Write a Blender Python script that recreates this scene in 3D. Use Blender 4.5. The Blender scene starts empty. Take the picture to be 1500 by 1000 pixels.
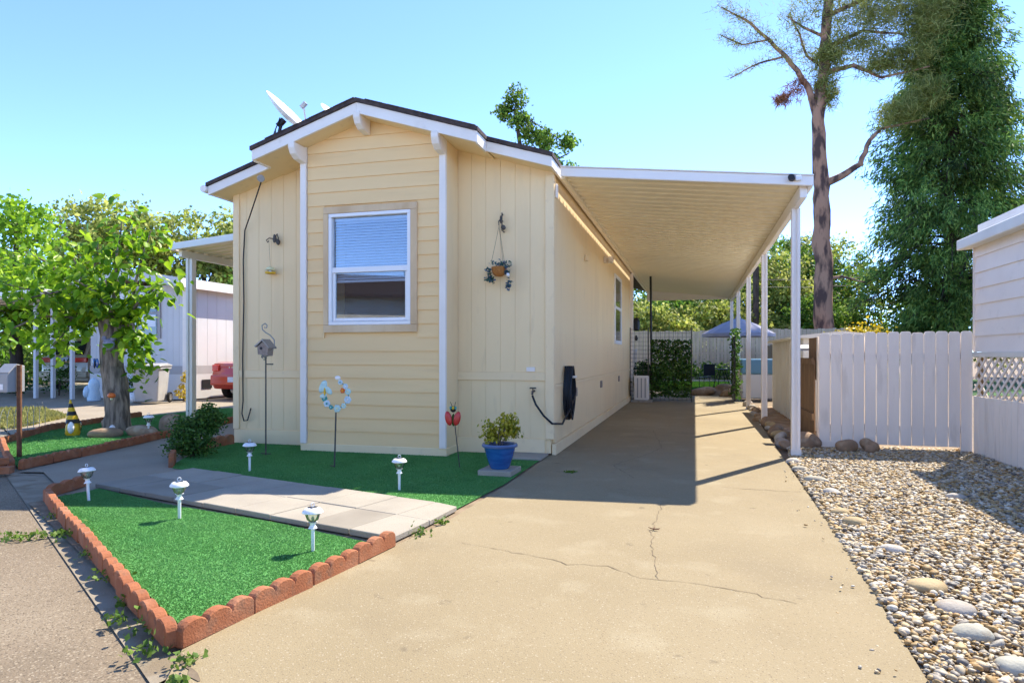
import bpy, bmesh, math, random
import numpy as np
from mathutils import Vector, Matrix, Euler
R = math.radians
scene = bpy.context.scene
col = scene.collection
random.seed(7); rng = np.random.default_rng(11)

# ------------------------------------------------------------------ camera, sky, sun, exposure
cam = bpy.data.cameras.new('camera'); camo = bpy.data.objects.new('camera', cam); col.objects.link(camo)
camo.location = (0, 0, 1.25); camo.rotation_euler = (R(90), 0, math.atan(267/975))
cam.sensor_fit = 'HORIZONTAL'; cam.sensor_width = 36; cam.lens = 23.4; cam.shift_y = 20/1500
cam.clip_start = .05; cam.clip_end = 2000
scene.camera = camo
SUN_TRAVEL = Vector((-.405, -.73, -1)).normalized()
ELEV = math.asin(-SUN_TRAVEL.z); AZ = math.atan2(.405, .73)
world = bpy.data.worlds.new('World'); scene.world = world; world.use_nodes = True
wn = world.node_tree.nodes; wl = world.node_tree.links; wn.clear()
sky = wn.new('ShaderNodeTexSky'); sky.sky_type = 'NISHITA'; sky.sun_disc = False
sky.sun_elevation = ELEV; sky.sun_rotation = AZ; sky.altitude = 50; sky.air_density = .35; sky.dust_density = 0; sky.ozone_density = 5.0
bg = wn.new('ShaderNodeBackground'); bg.inputs[1].default_value = .15
wo = wn.new('ShaderNodeOutputWorld'); wl.new(sky.outputs[0], bg.inputs[0]); wl.new(bg.outputs[0], wo.inputs[0])
sl = bpy.data.lights.new('sun', 'SUN'); sl.energy = 2.0; sl.angle = R(.5); sl.color = (1, .92, .79)
so = bpy.data.objects.new('sun', sl); col.objects.link(so); so.rotation_euler = SUN_TRAVEL.to_track_quat('-Z', 'Y').to_euler()
so.location = (10, 15, 30)
vs = scene.view_settings; vs.view_transform = 'Standard'; vs.look = 'None'; vs.gamma = 1; vs.use_curve_mapping = False; vs.exposure = 2.4

# ------------------------------------------------------------------ materials
def mat(name, c1, c2=None, rough=.7, scale=8., bump=0., bscale=60., metal=0., spec=.3, detail=4, stretch=(1,1,1), c3=None, s3=.6, f3=.5, speck=None, island=0., coat=0., trans=0., lo=.35, hi=.65, layers=()):
    m = bpy.data.materials.new(name); m.use_nodes = True
    nt = m.node_tree; n = nt.nodes; l = nt.links; b = n['Principled BSDF']
    b.inputs['Roughness'].default_value = rough; b.inputs['Metallic'].default_value = metal
    b.inputs['Specular IOR Level'].default_value = spec; b.inputs['Coat Weight'].default_value = coat
    geo = n.new('ShaderNodeNewGeometry')
    mp = n.new('ShaderNodeMapping'); mp.inputs['Scale'].default_value = stretch; l.new(geo.outputs['Position'], mp.inputs['Vector'])
    def noise(sc, det=detail):
        t = n.new('ShaderNodeTexNoise'); t.inputs['Scale'].default_value = sc; t.inputs['Detail'].default_value = det; l.new(mp.outputs[0], t.inputs['Vector']); return t.outputs['Fac']
    def ramp(src, a, bb):
        r = n.new('ShaderNodeMapRange'); r.inputs[1].default_value = a; r.inputs[2].default_value = bb; l.new(src, r.inputs[0]); return r.outputs[0]
    def mix(fac, a, bb, kind='MIX'):
        x = n.new('ShaderNodeMix'); x.data_type = 'RGBA'; x.blend_type = kind
        if isinstance(fac, (int, float)): x.inputs[0].default_value = fac
        else: l.new(fac, x.inputs[0])
        for i, q in ((6, a), (7, bb)):
            if isinstance(q, tuple): x.inputs[i].default_value = (*q[:3], 1)
            else: l.new(q, x.inputs[i])
        return x.outputs[2]
    out = None
    if c2 is None: b.inputs['Base Color'].default_value = (*c1, 1); out = c1
    else: out = mix(ramp(noise(scale), lo, hi), c1, c2)
    if c3 is not None: out = mix(ramp(noise(s3, 6), f3, f3+.2), out, c3)
    for cc, sc, th, wd, amt in layers:
        f_ = n.new('ShaderNodeMath'); f_.operation = 'MULTIPLY'; f_.inputs[1].default_value = amt; l.new(ramp(noise(sc, 8), th, th+wd), f_.inputs[0]); out = mix(f_.outputs[0], out, cc)
    if speck is not None:
        for sc, amt, cc in speck:
            v = n.new('ShaderNodeTexVoronoi'); v.inputs['Scale'].default_value = sc; l.new(geo.outputs['Position'], v.inputs['Vector'])
            sep = n.new('ShaderNodeSeparateColor'); l.new(v.outputs['Color'], sep.inputs[0])
            out = mix(ramp(sep.outputs[0], 1-amt, 1-amt+.02), out, cc)
    if island > 0:
        hsv = n.new('ShaderNodeHueSaturation'); mr = n.new('ShaderNodeMapRange'); l.new(geo.outputs['Random Per Island'], mr.inputs[0])
        mr.inputs[3].default_value = 1-island; mr.inputs[4].default_value = 1+island; l.new(mr.outputs[0], hsv.inputs['Value'])
        if isinstance(out, tuple): hsv.inputs['Color'].default_value = (*out, 1)
        else: l.new(out, hsv.inputs['Color'])
        out = hsv.outputs[0]
    if not isinstance(out, tuple): l.new(out, b.inputs['Base Color'])
    if bump > 0:
        bp = n.new('ShaderNodeBump'); bp.inputs['Strength'].default_value = bump; bp.inputs['Distance'].default_value = .01
        l.new(noise(bscale, 6), bp.inputs['Height']); l.new(bp.outputs[0], b.inputs['Normal'])
    if trans > 0:
        o = n['Material Output']; t = n.new('ShaderNodeBsdfTranslucent'); ms = n.new('ShaderNodeMixShader'); ms.inputs[0].default_value = trans
        if isinstance(out, tuple): t.inputs[0].default_value = (*out, 1)
        else: l.new(out, t.inputs[0])
        l.new(b.outputs[0], ms.inputs[1]); l.new(t.outputs[0], ms.inputs[2]); l.new(ms.outputs[0], o.inputs[0])
    return m
def palette(name, cols, rough=.6, bump=.2, bscale=90, trans=0., noise_amt=.25, spec=.3):
    """each loose piece of the mesh takes one colour of the palette"""
    m = bpy.data.materials.new(name); m.use_nodes = True; nt = m.node_tree; n = nt.nodes; l = nt.links; b = n['Principled BSDF']
    b.inputs['Roughness'].default_value = rough; b.inputs['Specular IOR Level'].default_value = spec
    geo = n.new('ShaderNodeNewGeometry'); cr = n.new('ShaderNodeValToRGB'); e = cr.color_ramp; e.interpolation = 'LINEAR' if trans else 'CONSTANT'
    while len(e.elements) < len(cols): e.elements.new(.5)
    for i, c in enumerate(cols):
        e.elements[i].position = i/len(cols) if not trans else i/max(1, len(cols)-1); e.elements[i].color = (*c, 1)
    l.new(geo.outputs['Random Per Island'], cr.inputs[0])
    t = n.new('ShaderNodeTexNoise'); t.inputs['Scale'].default_value = bscale; l.new(geo.outputs['Position'], t.inputs['Vector'])
    hsv = n.new('ShaderNodeHueSaturation'); mr = n.new('ShaderNodeMapRange'); l.new(t.outputs['Fac'], mr.inputs[0]); mr.inputs[3].default_value = 1-noise_amt; mr.inputs[4].default_value = 1+noise_amt
    l.new(mr.outputs[0], hsv.inputs['Value']); l.new(cr.outputs[0], hsv.inputs['Color']); l.new(hsv.outputs[0], b.inputs['Base Color'])
    if bump > 0:
        bp = n.new('ShaderNodeBump'); bp.inputs['Strength'].default_value = bump; bp.inputs['Distance'].default_value = .01; l.new(t.outputs['Fac'], bp.inputs['Height']); l.new(bp.outputs[0], b.inputs['Normal'])
    if trans > 0:
        o = n['Material Output']; tr = n.new('ShaderNodeBsdfTranslucent'); ms = n.new('ShaderNodeMixShader'); ms.inputs[0].default_value = trans
        l.new(hsv.outputs[0], tr.inputs[0]); l.new(b.outputs[0], ms.inputs[1]); l.new(tr.outputs[0], ms.inputs[2]); l.new(ms.outputs[0], o.inputs[0])
    return m
def glassmat(name, refl=.35, tint=(.75, .85, .95)):
    m = bpy.data.materials.new(name); m.use_nodes = True; nt = m.node_tree; n = nt.nodes; l = nt.links; n.remove(n['Principled BSDF'])
    t = n.new('ShaderNodeBsdfTransparent'); t.inputs[0].default_value = (*tint, 1); g = n.new('ShaderNodeBsdfGlossy'); g.inputs['Roughness'].default_value = .02
    lw = n.new('ShaderNodeLayerWeight'); lw.inputs[0].default_value = .35; mr = n.new('ShaderNodeMapRange'); mr.inputs[3].default_value = refl; mr.inputs[4].default_value = 1
    l.new(lw.outputs['Fresnel'], mr.inputs[0]); ms = n.new('ShaderNodeMixShader'); l.new(mr.outputs[0], ms.inputs[0]); l.new(t.outputs[0], ms.inputs[1]); l.new(g.outputs[0], ms.inputs[2]); l.new(ms.outputs[0], n['Material Output'].inputs[0])
    return m

M = {}
M['cream'] = mat('cream panel paint', (.89,.685,.395), (.87,.66,.375), .75, 1.3, .06, 40, stretch=(1,1,.22), layers=[((.79,.60,.345),2.6,.55,.12,.45),((.72,.55,.32),9,.62,.08,.35)])
M['tan'] = mat('tan lap siding paint', (.88,.61,.30), (.85,.58,.28), .7, 1.5, .08, 50, stretch=(.3,1,3), layers=[((.77,.53,.265),3,.58,.1,.4)])
M['creamtrim'] = mat('cream trim paint', (.89,.69,.41), (.86,.66,.385), .7, 2, .05, layers=[((.70,.54,.34),8,.60,.1,.35)])
M['white'] = mat('white paint', (.88,.80,.71), (.83,.75,.665), .5, 2.5, .03, 60, layers=[((.68,.61,.53),6,.6,.1,.35)])
M['alu'] = mat('white enamelled aluminium', (.86,.80,.73), (.82,.76,.69), .38, 1.2, spec=.5)
M['ceiling'] = mat('cream enamelled pan', (.89,.80,.60), (.87,.77,.57), .42, .8, spec=.5)
M['vinyl'] = mat('white vinyl', (.86,.84,.82), rough=.35, spec=.5)
M['woodtrim'] = mat('bare tan window casing', (0.725,0.525,0.312), (0.625,0.425,0.237), .8, 5, .2, 40, stretch=(0.9,0.9,0.375), c3=(0.775,0.6,0.388), s3=3)
M['shingle'] = mat('dark brown shingle', (.05,.036,.033), (.085,.06,.052), .95, 14, .6, 120)
M['concrete'] = mat('driveway concrete', (0.284,0.225,0.131), (0.248,0.194,0.11), .9, 1.1, .35, 130, c3=(0.315,0.255,0.155), s3=.55, f3=.52, layers=[((0.184,0.144,0.0882),.9,.58,.14,.35),((0.347,0.293,0.189),2.3,.56,.12,.4),((0.126,0.0972,0.0612),5.5,.67,.05,.5),((0.18,0.14,0.0855),.35,.56,.06,.3)], speck=[(190,.05,(0.198,0.151,0.09)), (170,.04,(0.351,0.293,0.198))], lo=.3, hi=.7)
M['path'] = mat('grey path concrete', (0.32,0.267,0.197), (0.272,0.226,0.166), .9, 1.6, .3, 120, speck=[(200,.06,(0.202,0.171,0.128))])
M['road'] = mat('worn road surface', (0.212,0.162,0.107), (0.182,0.138,0.0892), .95, 1.3, .5, 110, c3=(0.236,0.185,0.123), s3=.7, layers=[((0.138,0.107,0.0694),1.6,.56,.12,.4)], speck=[(150,.14,(0.123,0.0935,0.0611)), (130,.10,(0.296,0.241,0.167))])
M['gutter'] = mat('gutter concrete', (0.296,0.25,0.184), (0.22,0.179,0.122), .9, 3, .4, 90, layers=[((0.173,0.128,0.0767),5,.52,.1,.7)])
M['dirt'] = mat('dry soil', (.20,.145,.09), (.28,.21,.135), .95, 6, .6, 60)
M['slab'] = mat('concrete paver', (0.365,0.324,0.256), (0.313,0.276,0.219), .9, 2.2, .25, 120, speck=[(220,.05,(0.25,0.219,0.172))])
M['slabdark'] = mat('weathered concrete paver', (0.302,0.266,0.209), (0.246,0.214,0.167), .9, 2.2, .25, 120)
M['turf'] = mat('turf backing', (0.0889,0.268,0.0654), (0.106,0.309,0.0773), .9, 5, .5, 200)
M['blade'] = palette('turf blades', [(0.0874,0.253,0.0662), (0.11,0.299,0.081), (0.129,0.331,0.092), (0.156,0.368,0.115)], .6, 0, 3, trans=.3, noise_amt=.2)
M['terracotta'] = mat('red edging concrete', (0.352,0.128,0.0546), (0.286,0.0986,0.0422), .9, 6, .4, 90, c3=(0.396,0.176,0.0924), s3=4, layers=[((0.211,0.11,0.0634),11,.56,.1,.6)])
M['pebble'] = palette('river pebbles', [(0.473,0.379,0.246),(0.407,0.284,0.128),(0.255,0.223,0.18),(0.568,0.492,0.369),(0.341,0.227,0.0949),(0.426,0.341,0.218),(0.17,0.151,0.128),(0.492,0.36,0.18),(0.341,0.303,0.237),(0.587,0.53,0.416),(0.331,0.203,0.0754),(0.445,0.369,0.255),(0.397,0.25,0.0949)], .6, .25, 60)
M['stone_grey'] = mat('grey river stone', (.40,.35,.29), (.30,.265,.22), .75, 9, .35, 50, layers=[((.27,.21,.14),14,.56,.1,.5)])
M['stone_green'] = mat('green river stone', (.40,.38,.30), (.32,.30,.24), .75, 9, .35, 50, layers=[((.27,.21,.14),14,.56,.1,.5)])
M['stone_tan'] = mat('tan river stone', (0.44, 0.33, 0.17), (0.36, 0.26, 0.13), .75, 9, .35, 50, layers=[((0.285,0.226,0.155),14,.56,.1,.5)])
M['stone_brown'] = mat('brown field stone', (0.356,0.238,0.143), (0.238,0.16,0.101), .9, 7, .7, 30, layers=[((0.451,0.369,0.261),5,.55,.1,.6)])
M['stone_white'] = mat('white river stone', (0.5, 0.46, 0.39), (0.42, 0.38, 0.32), .75, 9, .35, 50, layers=[((0.285,0.226,0.155),14,.56,.1,.5)])
M['black'] = mat('black metal', (.02,.02,.022), rough=.5)
M['iron'] = mat('dark iron', (.06,.055,.05), (.10,.085,.07), .6, 30)
M['rust'] = mat('rusty pipe', (.20,.085,.04), (.13,.055,.03), .9, 20, .4)
M['steel'] = mat('galvanised wire', (.30,.30,.29), rough=.45, metal=.6)
M['blue'] = mat('blue glazed pot', (.012,.075,.26), (.02,.12,.36), .22, 6, .05, 20, spec=.6, coat=.5, stretch=(1,1,4))
M['bluerim'] = mat('blue grey glazed rim', (.075,.12,.24), (.10,.15,.28), .3, 6, spec=.5)
M['soil'] = mat('potting soil', (.03,.022,.016), rough=1)
M['hose'] = mat('dark hose rubber', (.012,.016,.024), rough=.45)
M['lampwhite'] = mat('white plastic', (.80,.80,.79), rough=.35, spec=.5)
M['lampglass'] = glassmat('clear plastic lens', .12, (.92,.95,.93))
M['solar'] = mat('solar cell', (.03,.035,.05), rough=.15, spec=.6)
M['glass'] = glassmat('window glass', .06, (.88,.94,1.0))
M['blind'] = mat('white blind slat', (.80,.82,.84), rough=.6)
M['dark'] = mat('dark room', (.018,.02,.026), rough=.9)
M['barkgrey'] = mat('grey bark', (.33,.26,.195), (.115,.088,.066), .95, 16, 1., 26, stretch=(1,1,.16), lo=.4, hi=.6)
M['barkpine'] = mat('red brown pine bark', (.36,.20,.13), (.085,.05,.042), .95, 3.2, 1., 7, stretch=(1,1,.35), lo=.44, hi=.58, detail=7)
M['barkdark'] = mat('dark bark', (.09,.065,.05), (.05,.037,.03), .95, 6, .8, 12, stretch=(1,1,.4))
M['leaf_mul'] = palette('mulberry leaves', [(0.072,0.18,0.012),(0.156,0.324,0.0144),(0.288,0.468,0.018),(0.432,0.6,0.036)], .4, 0, 4, trans=.5, spec=.4)
M['leaf_maple'] = palette('bright maple leaves', [(0.084,0.204,0.012),(0.192,0.36,0.0168),(0.36,0.54,0.03)], .5, 0, 2, trans=.45)
M['leaf_oak'] = palette('olive oak leaves', [(.11,.155,.024),(.24,.30,.048),(.41,.44,.084),(.55,.55,.17)], .6, 0, .8, trans=.45, noise_amt=1.2)  # broad noise paints lit and shaded clumps into the leaf colour
M['leaf_mid'] = palette('mid green leaves', [(.045,.115,.017),(.125,.23,.027),(.25,.37,.05)], .6, 0, .8, trans=.42, noise_amt=1.2)  # light and shade of leaf clumps put into the colour by noise
M['leaf_pine'] = palette('pine needles', [(.12,.15,.035),(.23,.26,.06),(.36,.37,.13)], .6, 0, 1, trans=.4, noise_amt=.35)
M['leaf_pinebrown'] = palette('dead pine needles', [(.22,.09,.045),(.32,.14,.07)], .8, 0, 1, trans=.2)
M['leaf_cedar'] = palette('dark cedar sprays', [(.035,.095,.024),(.085,.175,.032),(.17,.27,.048),(.29,.38,.09)], .6, 0, .55, trans=.42, noise_amt=1.4)  # coarse noise puts sunlit and shaded clumps into the spray colour
M['leaf_yellow'] = palette('yellow green variegated leaves', [(.20,.22,.015),(.36,.34,.025),(.50,.42,.04),(.12,.17,.02)], .5, 0, 20, trans=.3)
M['leaf_gold'] = palette('golden leaves', [(.52,.38,.015),(.68,.50,.02),(.40,.33,.02)], .5, 0, 3, trans=.3)
M['leaf_shrub'] = palette('shrub leaves', [(.025,.075,.012),(.06,.14,.02),(.12,.22,.035)], .5, 0, 8, trans=.35)
M['leaf_blue'] = palette('blue green trailing leaves', [(.03,.11,.09),(.06,.16,.13),(.10,.14,.26),(.05,.13,.06)], .5, 0, 20, trans=.3)
M['leaf_ivy'] = palette('artificial ivy leaves', [(.008,.035,.006),(.02,.075,.010),(.04,.12,.014)], .5, 0, 8, trans=.2)
M['weed'] = palette('weed leaves', [(.07,.15,.02),(.13,.22,.03),(.22,.30,.06)], .6, 0, 20, trans=.35)
M['grass'] = palette('lawn grass blades', [(.03,.10,.010),(.06,.17,.015),(.10,.24,.025)], .6, 0, 3, trans=.3)
M['drygrass'] = palette('dry grass blades', [(.30,.29,.08),(.38,.35,.12),(.22,.25,.06)], .7, 0, 3, trans=.3)
M['grassbase'] = mat('lawn soil', (.035,.09,.015), (.05,.12,.02), .95, 5, .5)
M['fencewood'] = mat('weathered tan fence board', (.62,.46,.31), (.50,.36,.24), .9, 6, .4, 40, stretch=(1,1,.15), island=.12)
M['brownwood'] = mat('brown fence board', (0.26,0.163,0.091), (0.189,0.117,0.065), .9, 6, .4, 40, stretch=(0.9,0.9,0.195))
M['picket'] = mat('white picket paint', (.88,.79,.69), (.83,.745,.65), .6, 5, .15, 40, stretch=(1,1,.2), layers=[((.62,.54,.45),7,.58,.1,.45)])
M['shedw'] = mat('cream white shed metal', (.74,.72,.64), (.68,.65,.57), .5, 2)
M['greywall'] = mat('pale grey panel paint', (.64,.625,.61), (.60,.585,.57), .75, 1.2, .05)
M['greytrim'] = mat('grey trim paint', (.42,.40,.39), (.38,.36,.35), .75, 2)
M['bingrey'] = mat('grey bin plastic', (.40,.39,.37), (.35,.34,.33), .5, 4)
M['rubber'] = mat('tyre rubber', (.02,.02,.02), rough=.8)
M['redpaint'] = mat('red car paint', (.50,.045,.03), rough=.25, coat=.8, spec=.5)
M['goldpaint'] = mat('champagne car paint', (.47,.39,.27), rough=.3, coat=.7, spec=.5)
M['redlens'] = mat('red tail lamp lens', (.65,.03,.015), rough=.15, spec=.6)
M['amber'] = mat('amber lamp lens', (.75,.30,.03), rough=.2, spec=.6)
M['chrome'] = mat('chrome', (.7,.7,.72), rough=.15, metal=1.)
M['carglass'] = mat('dark car glass', (.025,.03,.035), rough=.08, spec=.8)
M['plate'] = mat('white licence plate', (.75,.77,.80), (.45,.52,.68), .5, 40, stretch=(1,1,1))
M['tantop'] = mat('tan convertible top', (.55,.48,.38), rough=.8)
M['yellow'] = mat('yellow paint', (.75,.45,.02), rough=.5)
M['orange'] = mat('orange glaze', (.75,.16,.03), rough=.35)
M['redglaze'] = mat('red enamel', (.55,.035,.03), rough=.3, spec=.5)
M['teal'] = mat('teal enamel', (.06,.32,.30), rough=.4)
M['mint'] = mat('pale mint enamel', (.55,.72,.66), (.42,.62,.62), .4, 30)
M['paleblue'] = mat('pale blue enamel', (.42,.58,.70), (.62,.72,.76), .4, 40)
M['paleyellow'] = mat('pale yellow enamel', (.78,.74,.42), rough=.4)
M['greyblue'] = mat('grey lilac ceramic', (.30,.29,.36), (.22,.21,.27), .6, 20)
M['umbrella'] = mat('slate lilac canopy cloth', (.40,.38,.45), (.45,.43,.49), .85, 3, trans=.3)
M['umbrellalight'] = mat('pale canopy valance', (.62,.62,.66), rough=.85)
M['teabox'] = mat('light blue plastic', (.18,.38,.52), rough=.5)
M['coir'] = mat('orange coir liner', (.45,.19,.05), (.33,.13,.035), .95, 40, .5)
M['jointdark'] = mat('crack filled with dirt', (0.203,0.155,0.101), (0.149,0.112,0.0743), 1., 20)
M['birdwood'] = mat('weathered birdhouse wood', (.36,.29,.24), (.27,.21,.17), .9, 30, .3)

# ------------------------------------------------------------------ mesh helpers
class MB:
    def __init__(s): s.v = []; s.f = []
    def add(s, vs, fs):
        o = len(s.v); s.v += [tuple(p) for p in vs]; s.f += [tuple(i+o for i in q) for q in fs]; return s
    def box(s, x0, x1, y0, y1, z0, z1):
        return s.add([(x0,y0,z0),(x1,y0,z0),(x1,y1,z0),(x0,y1,z0),(x0,y0,z1),(x1,y0,z1),(x1,y1,z1),(x0,y1,z1)],
                     [(0,3,2,1),(4,5,6,7),(0,1,5,4),(1,2,6,5),(2,3,7,6),(3,0,4,7)])
    def obox(s, c, size, rot=(0,0,0)):
        m = Euler(rot).to_matrix(); h = Vector(size)/2; vs = []
        for z in (-1,1):
            for x, y in ((-1,-1),(1,-1),(1,1),(-1,1)): vs.append(m @ Vector((x*h.x,y*h.y,z*h.z)) + Vector(c))
        return s.add(vs, [(0,3,2,1),(4,5,6,7),(0,1,5,4),(1,2,6,5),(2,3,7,6),(3,0,4,7)])
    def prism(s, pts, fn0, fn1):
        """pts 2d outline; fn0/fn1 map a 2d point to the two end caps"""
        n = len(pts); a = [fn0(*p) for p in pts]; b = [fn1(*p) for p in pts]
        return s.add(a+b, [tuple(range(n))[::-1], tuple(range(n, 2*n))] + [(i, (i+1)%n, n+(i+1)%n, n+i) for i in range(n)])
    def py(s, pts, y0, y1): return s.prism(pts, lambda x, z: (x,y0,z), lambda x, z: (x,y1,z))
    def px(s, pts, x0, x1): return s.prism(pts, lambda y, z: (x0,y,z), lambda y, z: (x1,y,z))
    def pz(s, pts, z0, z1): return s.prism(pts, lambda x, y: (x,y,z0), lambda x, y: (x,y,z1))
    def sheet(s, pts, z):
        n = len(pts); return s.add([(x,y,z) for x, y in pts], [tuple(range(n))])
    def tube(s, pts, r, n=8, cap=True):
        pts = [Vector(p) for p in pts]; k = len(pts); r = [r]*k if isinstance(r, (int, float)) else r; vs = []; up = None
        for i, p in enumerate(pts):
            d = (pts[min(i+1,k-1)] - pts[max(i-1,0)]).normalized()
            if up is None: up = Vector((0,0,1)) if abs(d.z) < .9 else Vector((1,0,0))
            a = d.cross(up).normalized(); b = a.cross(d).normalized(); up = b
            for j in range(n):
                t = 2*math.pi*j/n; vs.append(p + (a*math.cos(t) + b*math.sin(t))*r[i])
        fs = [(i*n+j, i*n+(j+1)%n, (i+1)*n+(j+1)%n, (i+1)*n+j) for i in range(k-1) for j in range(n)]
        if cap: fs += [tuple(range(n))[::-1], tuple(range((k-1)*n, k*n))]
        return s.add(vs, fs)
    def lathe(s, prof, c=(0,0,0), n=20, rot=(0,0,0)):
        m = Euler(rot).to_matrix(); k = len(prof); vs = []
        for r, z in prof:
            for j in range(n):
                t = 2*math.pi*j/n; vs.append(m @ Vector((r*math.cos(t), r*math.sin(t), z)) + Vector(c))
        fs = [(i*n+j, i*n+(j+1)%n, (i+1)*n+(j+1)%n, (i+1)*n+j) for i in range(k-1) for j in range(n)]
        fs += [tuple(range(n))[::-1], tuple(range((k-1)*n, k*n))]
        return s.add(vs, fs)
    def blob(s, c, sc, seed=0, sub=2, amp=.15, rot=0):
        bm = bmesh.new(); bmesh.ops.create_icosphere(bm, subdivisions=sub, radius=1); rd = random.Random(seed)
        ph = [(Vector((rd.uniform(-1,1),rd.uniform(-1,1),rd.uniform(-1,1)))*2.2, rd.uniform(0,6)) for _ in range(4)]
        cr, sr = math.cos(rot), math.sin(rot); vs = []
        for v in bm.verts:
            k = 1 + amp*sum(math.sin(v.co.dot(a)+b) for a, b in ph)/2; p = v.co*k
            x, y, z = p.x*sc[0], p.y*sc[1], p.z*sc[2]; vs.append((c[0]+x*cr-y*sr, c[1]+x*sr+y*cr, c[2]+z))
        fs = [tuple(v.index for v in f.verts) for f in bm.faces]; bm.free(); return s.add(vs, fs)
    def mesh(s, name, mt, bevel=0, smooth=False, off=(0,0,0), seg=1):
        me = bpy.data.meshes.new(name); o = Vector(off)
        me.from_pydata([tuple(Vector(p)-o) for p in s.v], [], s.f)
        if bevel > 0 or True:
            bm = bmesh.new(); bm.from_mesh(me); bmesh.ops.recalc_face_normals(bm, faces=bm.faces)
            if bevel > 0:
                es = [e for e in bm.edges if len(e.link_faces) == 2 and e.calc_face_angle(0) > .5]
                bmesh.ops.bevel(bm, geom=es, offset=bevel, segments=seg, affect='EDGES', profile=.5)
            bm.to_mesh(me); bm.free()
        if smooth:
            for p in me.polygons: p.use_smooth = True
            if smooth != 'all':
                try: me.set_sharp_from_angle(angle=R(40))
                except Exception: pass
        if mt is not None: me.materials.append(mt if not isinstance(mt, str) else M[mt])
        return me

def rootloc(o):
    while o.parent: o = o.parent
    return o.location.copy()
def tag(o, label=None, cat=None, group=None, kind=None):
    if label: o['label'] = label
    if cat: o['category'] = cat
    if group: o['group'] = group
    if kind: o['kind'] = kind
    return o
def T(name, label, cat, loc=(0,0,0), rotz=0, group=None):
    o = bpy.data.objects.new(name, None); o.empty_display_size = .1; col.objects.link(o); o.location = loc; o.rotation_euler = (0,0,rotz)
    return tag(o, label, cat, group)
def part(name, mb, mt, parent=None, bevel=0, smooth=False, local=False, label=None, seg=1):
    """a mesh part; world coordinates unless local"""
    off = (0,0,0) if (parent is None or local) else rootloc(parent)
    o = bpy.data.objects.new(name, mb.mesh(name, mt, bevel, smooth, off, seg)); col.objects.link(o)
    if parent is not None: o.parent = parent
    if label: o['label'] = label
    return o
def solo(name, mb, mt, label, cat, loc=None, group=None, kind=None, bevel=0, smooth=False):
    """a thing that is one mesh; world coordinates, origin moved to loc"""
    loc = loc or (0,0,0); o = bpy.data.objects.new(name, mb.mesh(name, mt, bevel, smooth, loc)); col.objects.link(o); o.location = loc
    return tag(o, label, cat, group, kind)
def struct(name, mb, mt, smooth=False, parent=None):
    o = part(name, mb, mt, parent, smooth=smooth)
    if parent is None: o['kind'] = 'structure'
    return o
def dup(o, parent=None, loc=None, rotz=None, label=None):
    c = o.copy(); col.objects.link(c); c.parent = parent
    if loc is not None: c.location = loc
    if rotz is not None: c.rotation_euler = (0,0,rotz)
    if label: c['label'] = label
    for ch in list(o.children): dup(ch, c)
    return c
def npmesh(name, V, F, mt):
    """fast mesh of equal polygons: V (n,3), F (m,k)"""
    me = bpy.data.meshes.new(name); V = np.ascontiguousarray(V, dtype=np.float32); F = np.ascontiguousarray(F, dtype=np.int32); m, k = F.shape
    me.vertices.add(len(V)); me.vertices.foreach_set('co', V.ravel()); me.loops.add(m*k); me.loops.foreach_set('vertex_index', F.ravel())
    me.polygons.add(m); me.polygons.foreach_set('loop_start', np.arange(0, m*k, k, dtype=np.int32)); me.polygons.foreach_set('loop_total', np.full(m, k, dtype=np.int32))
    me.update(calc_edges=True); me.materials.append(M[mt] if isinstance(mt, str) else mt); return me
def link(name, me, parent=None, loc=None):
    o = bpy.data.objects.new(name, me); col.objects.link(o)
    if parent is not None: o.parent = parent
    if loc is not None: o.location = loc
    return o
LEAF = {'tri': (np.array([(-.35,0,0),(.35,0,0),(0,1,.1)]), np.array([(0,1,2)])),
        'quad': (np.array([(0,-.5,0),(.36,.0,.08),(0,.55,0),(-.36,0,.08)]), np.array([(0,1,2),(0,2,3)])),
        'spray': (np.array([(0,0,0),(.11,.4,.03),(0,1,-.05),(-.11,.4,.03)]), np.array([(0,1,2),(0,2,3)])),
        'needle': (np.array([(-.045,0,0),(.045,0,0),(0,1,0)]), np.array([(0,1,2)])),
        'big': (np.array([(0,-.5,0),(.24,-.40,.07),(.34,-.10,.10),(.22,.25,.05),(0,.62,-.10),(-.22,.25,.05),(-.34,-.10,.10),(-.24,-.40,.07),(0,0,-.02)]),
                np.array([(8,0,1),(8,1,2),(8,2,3),(8,3,4),(8,4,5),(8,5,6),(8,6,7),(8,7,0)]))}
def leaves(C, size, kind='quad', dirs=None, spread=1., var=.35, flat=0.):
    """leaf pieces at points C; dirs = preferred growing direction (local +y)"""
    n = len(C); tv, tf = LEAF[kind]; d = rng.normal(size=(n,3))*spread
    if dirs is not None: d = d + dirs
    d /= np.linalg.norm(d, axis=1, keepdims=True)+1e-9
    nr = rng.normal(size=(n,3)); nr[:,2] += flat*2
    a = np.cross(d, nr); a /= np.linalg.norm(a, axis=1, keepdims=True)+1e-9; b = np.cross(a, d)
    s = size*(1+rng.uniform(-var, var, size=(n,1,1)))
    V = C[:,None,:] + s*(tv[None,:,0:1]*a[:,None,:] + tv[None,:,1:2]*d[:,None,:] + tv[None,:,2:3]*b[:,None,:])
    F = tf[None] + (np.arange(n)*len(tv))[:,None,None]
    return V.reshape(-1,3), F.reshape(-1,3)
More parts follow.
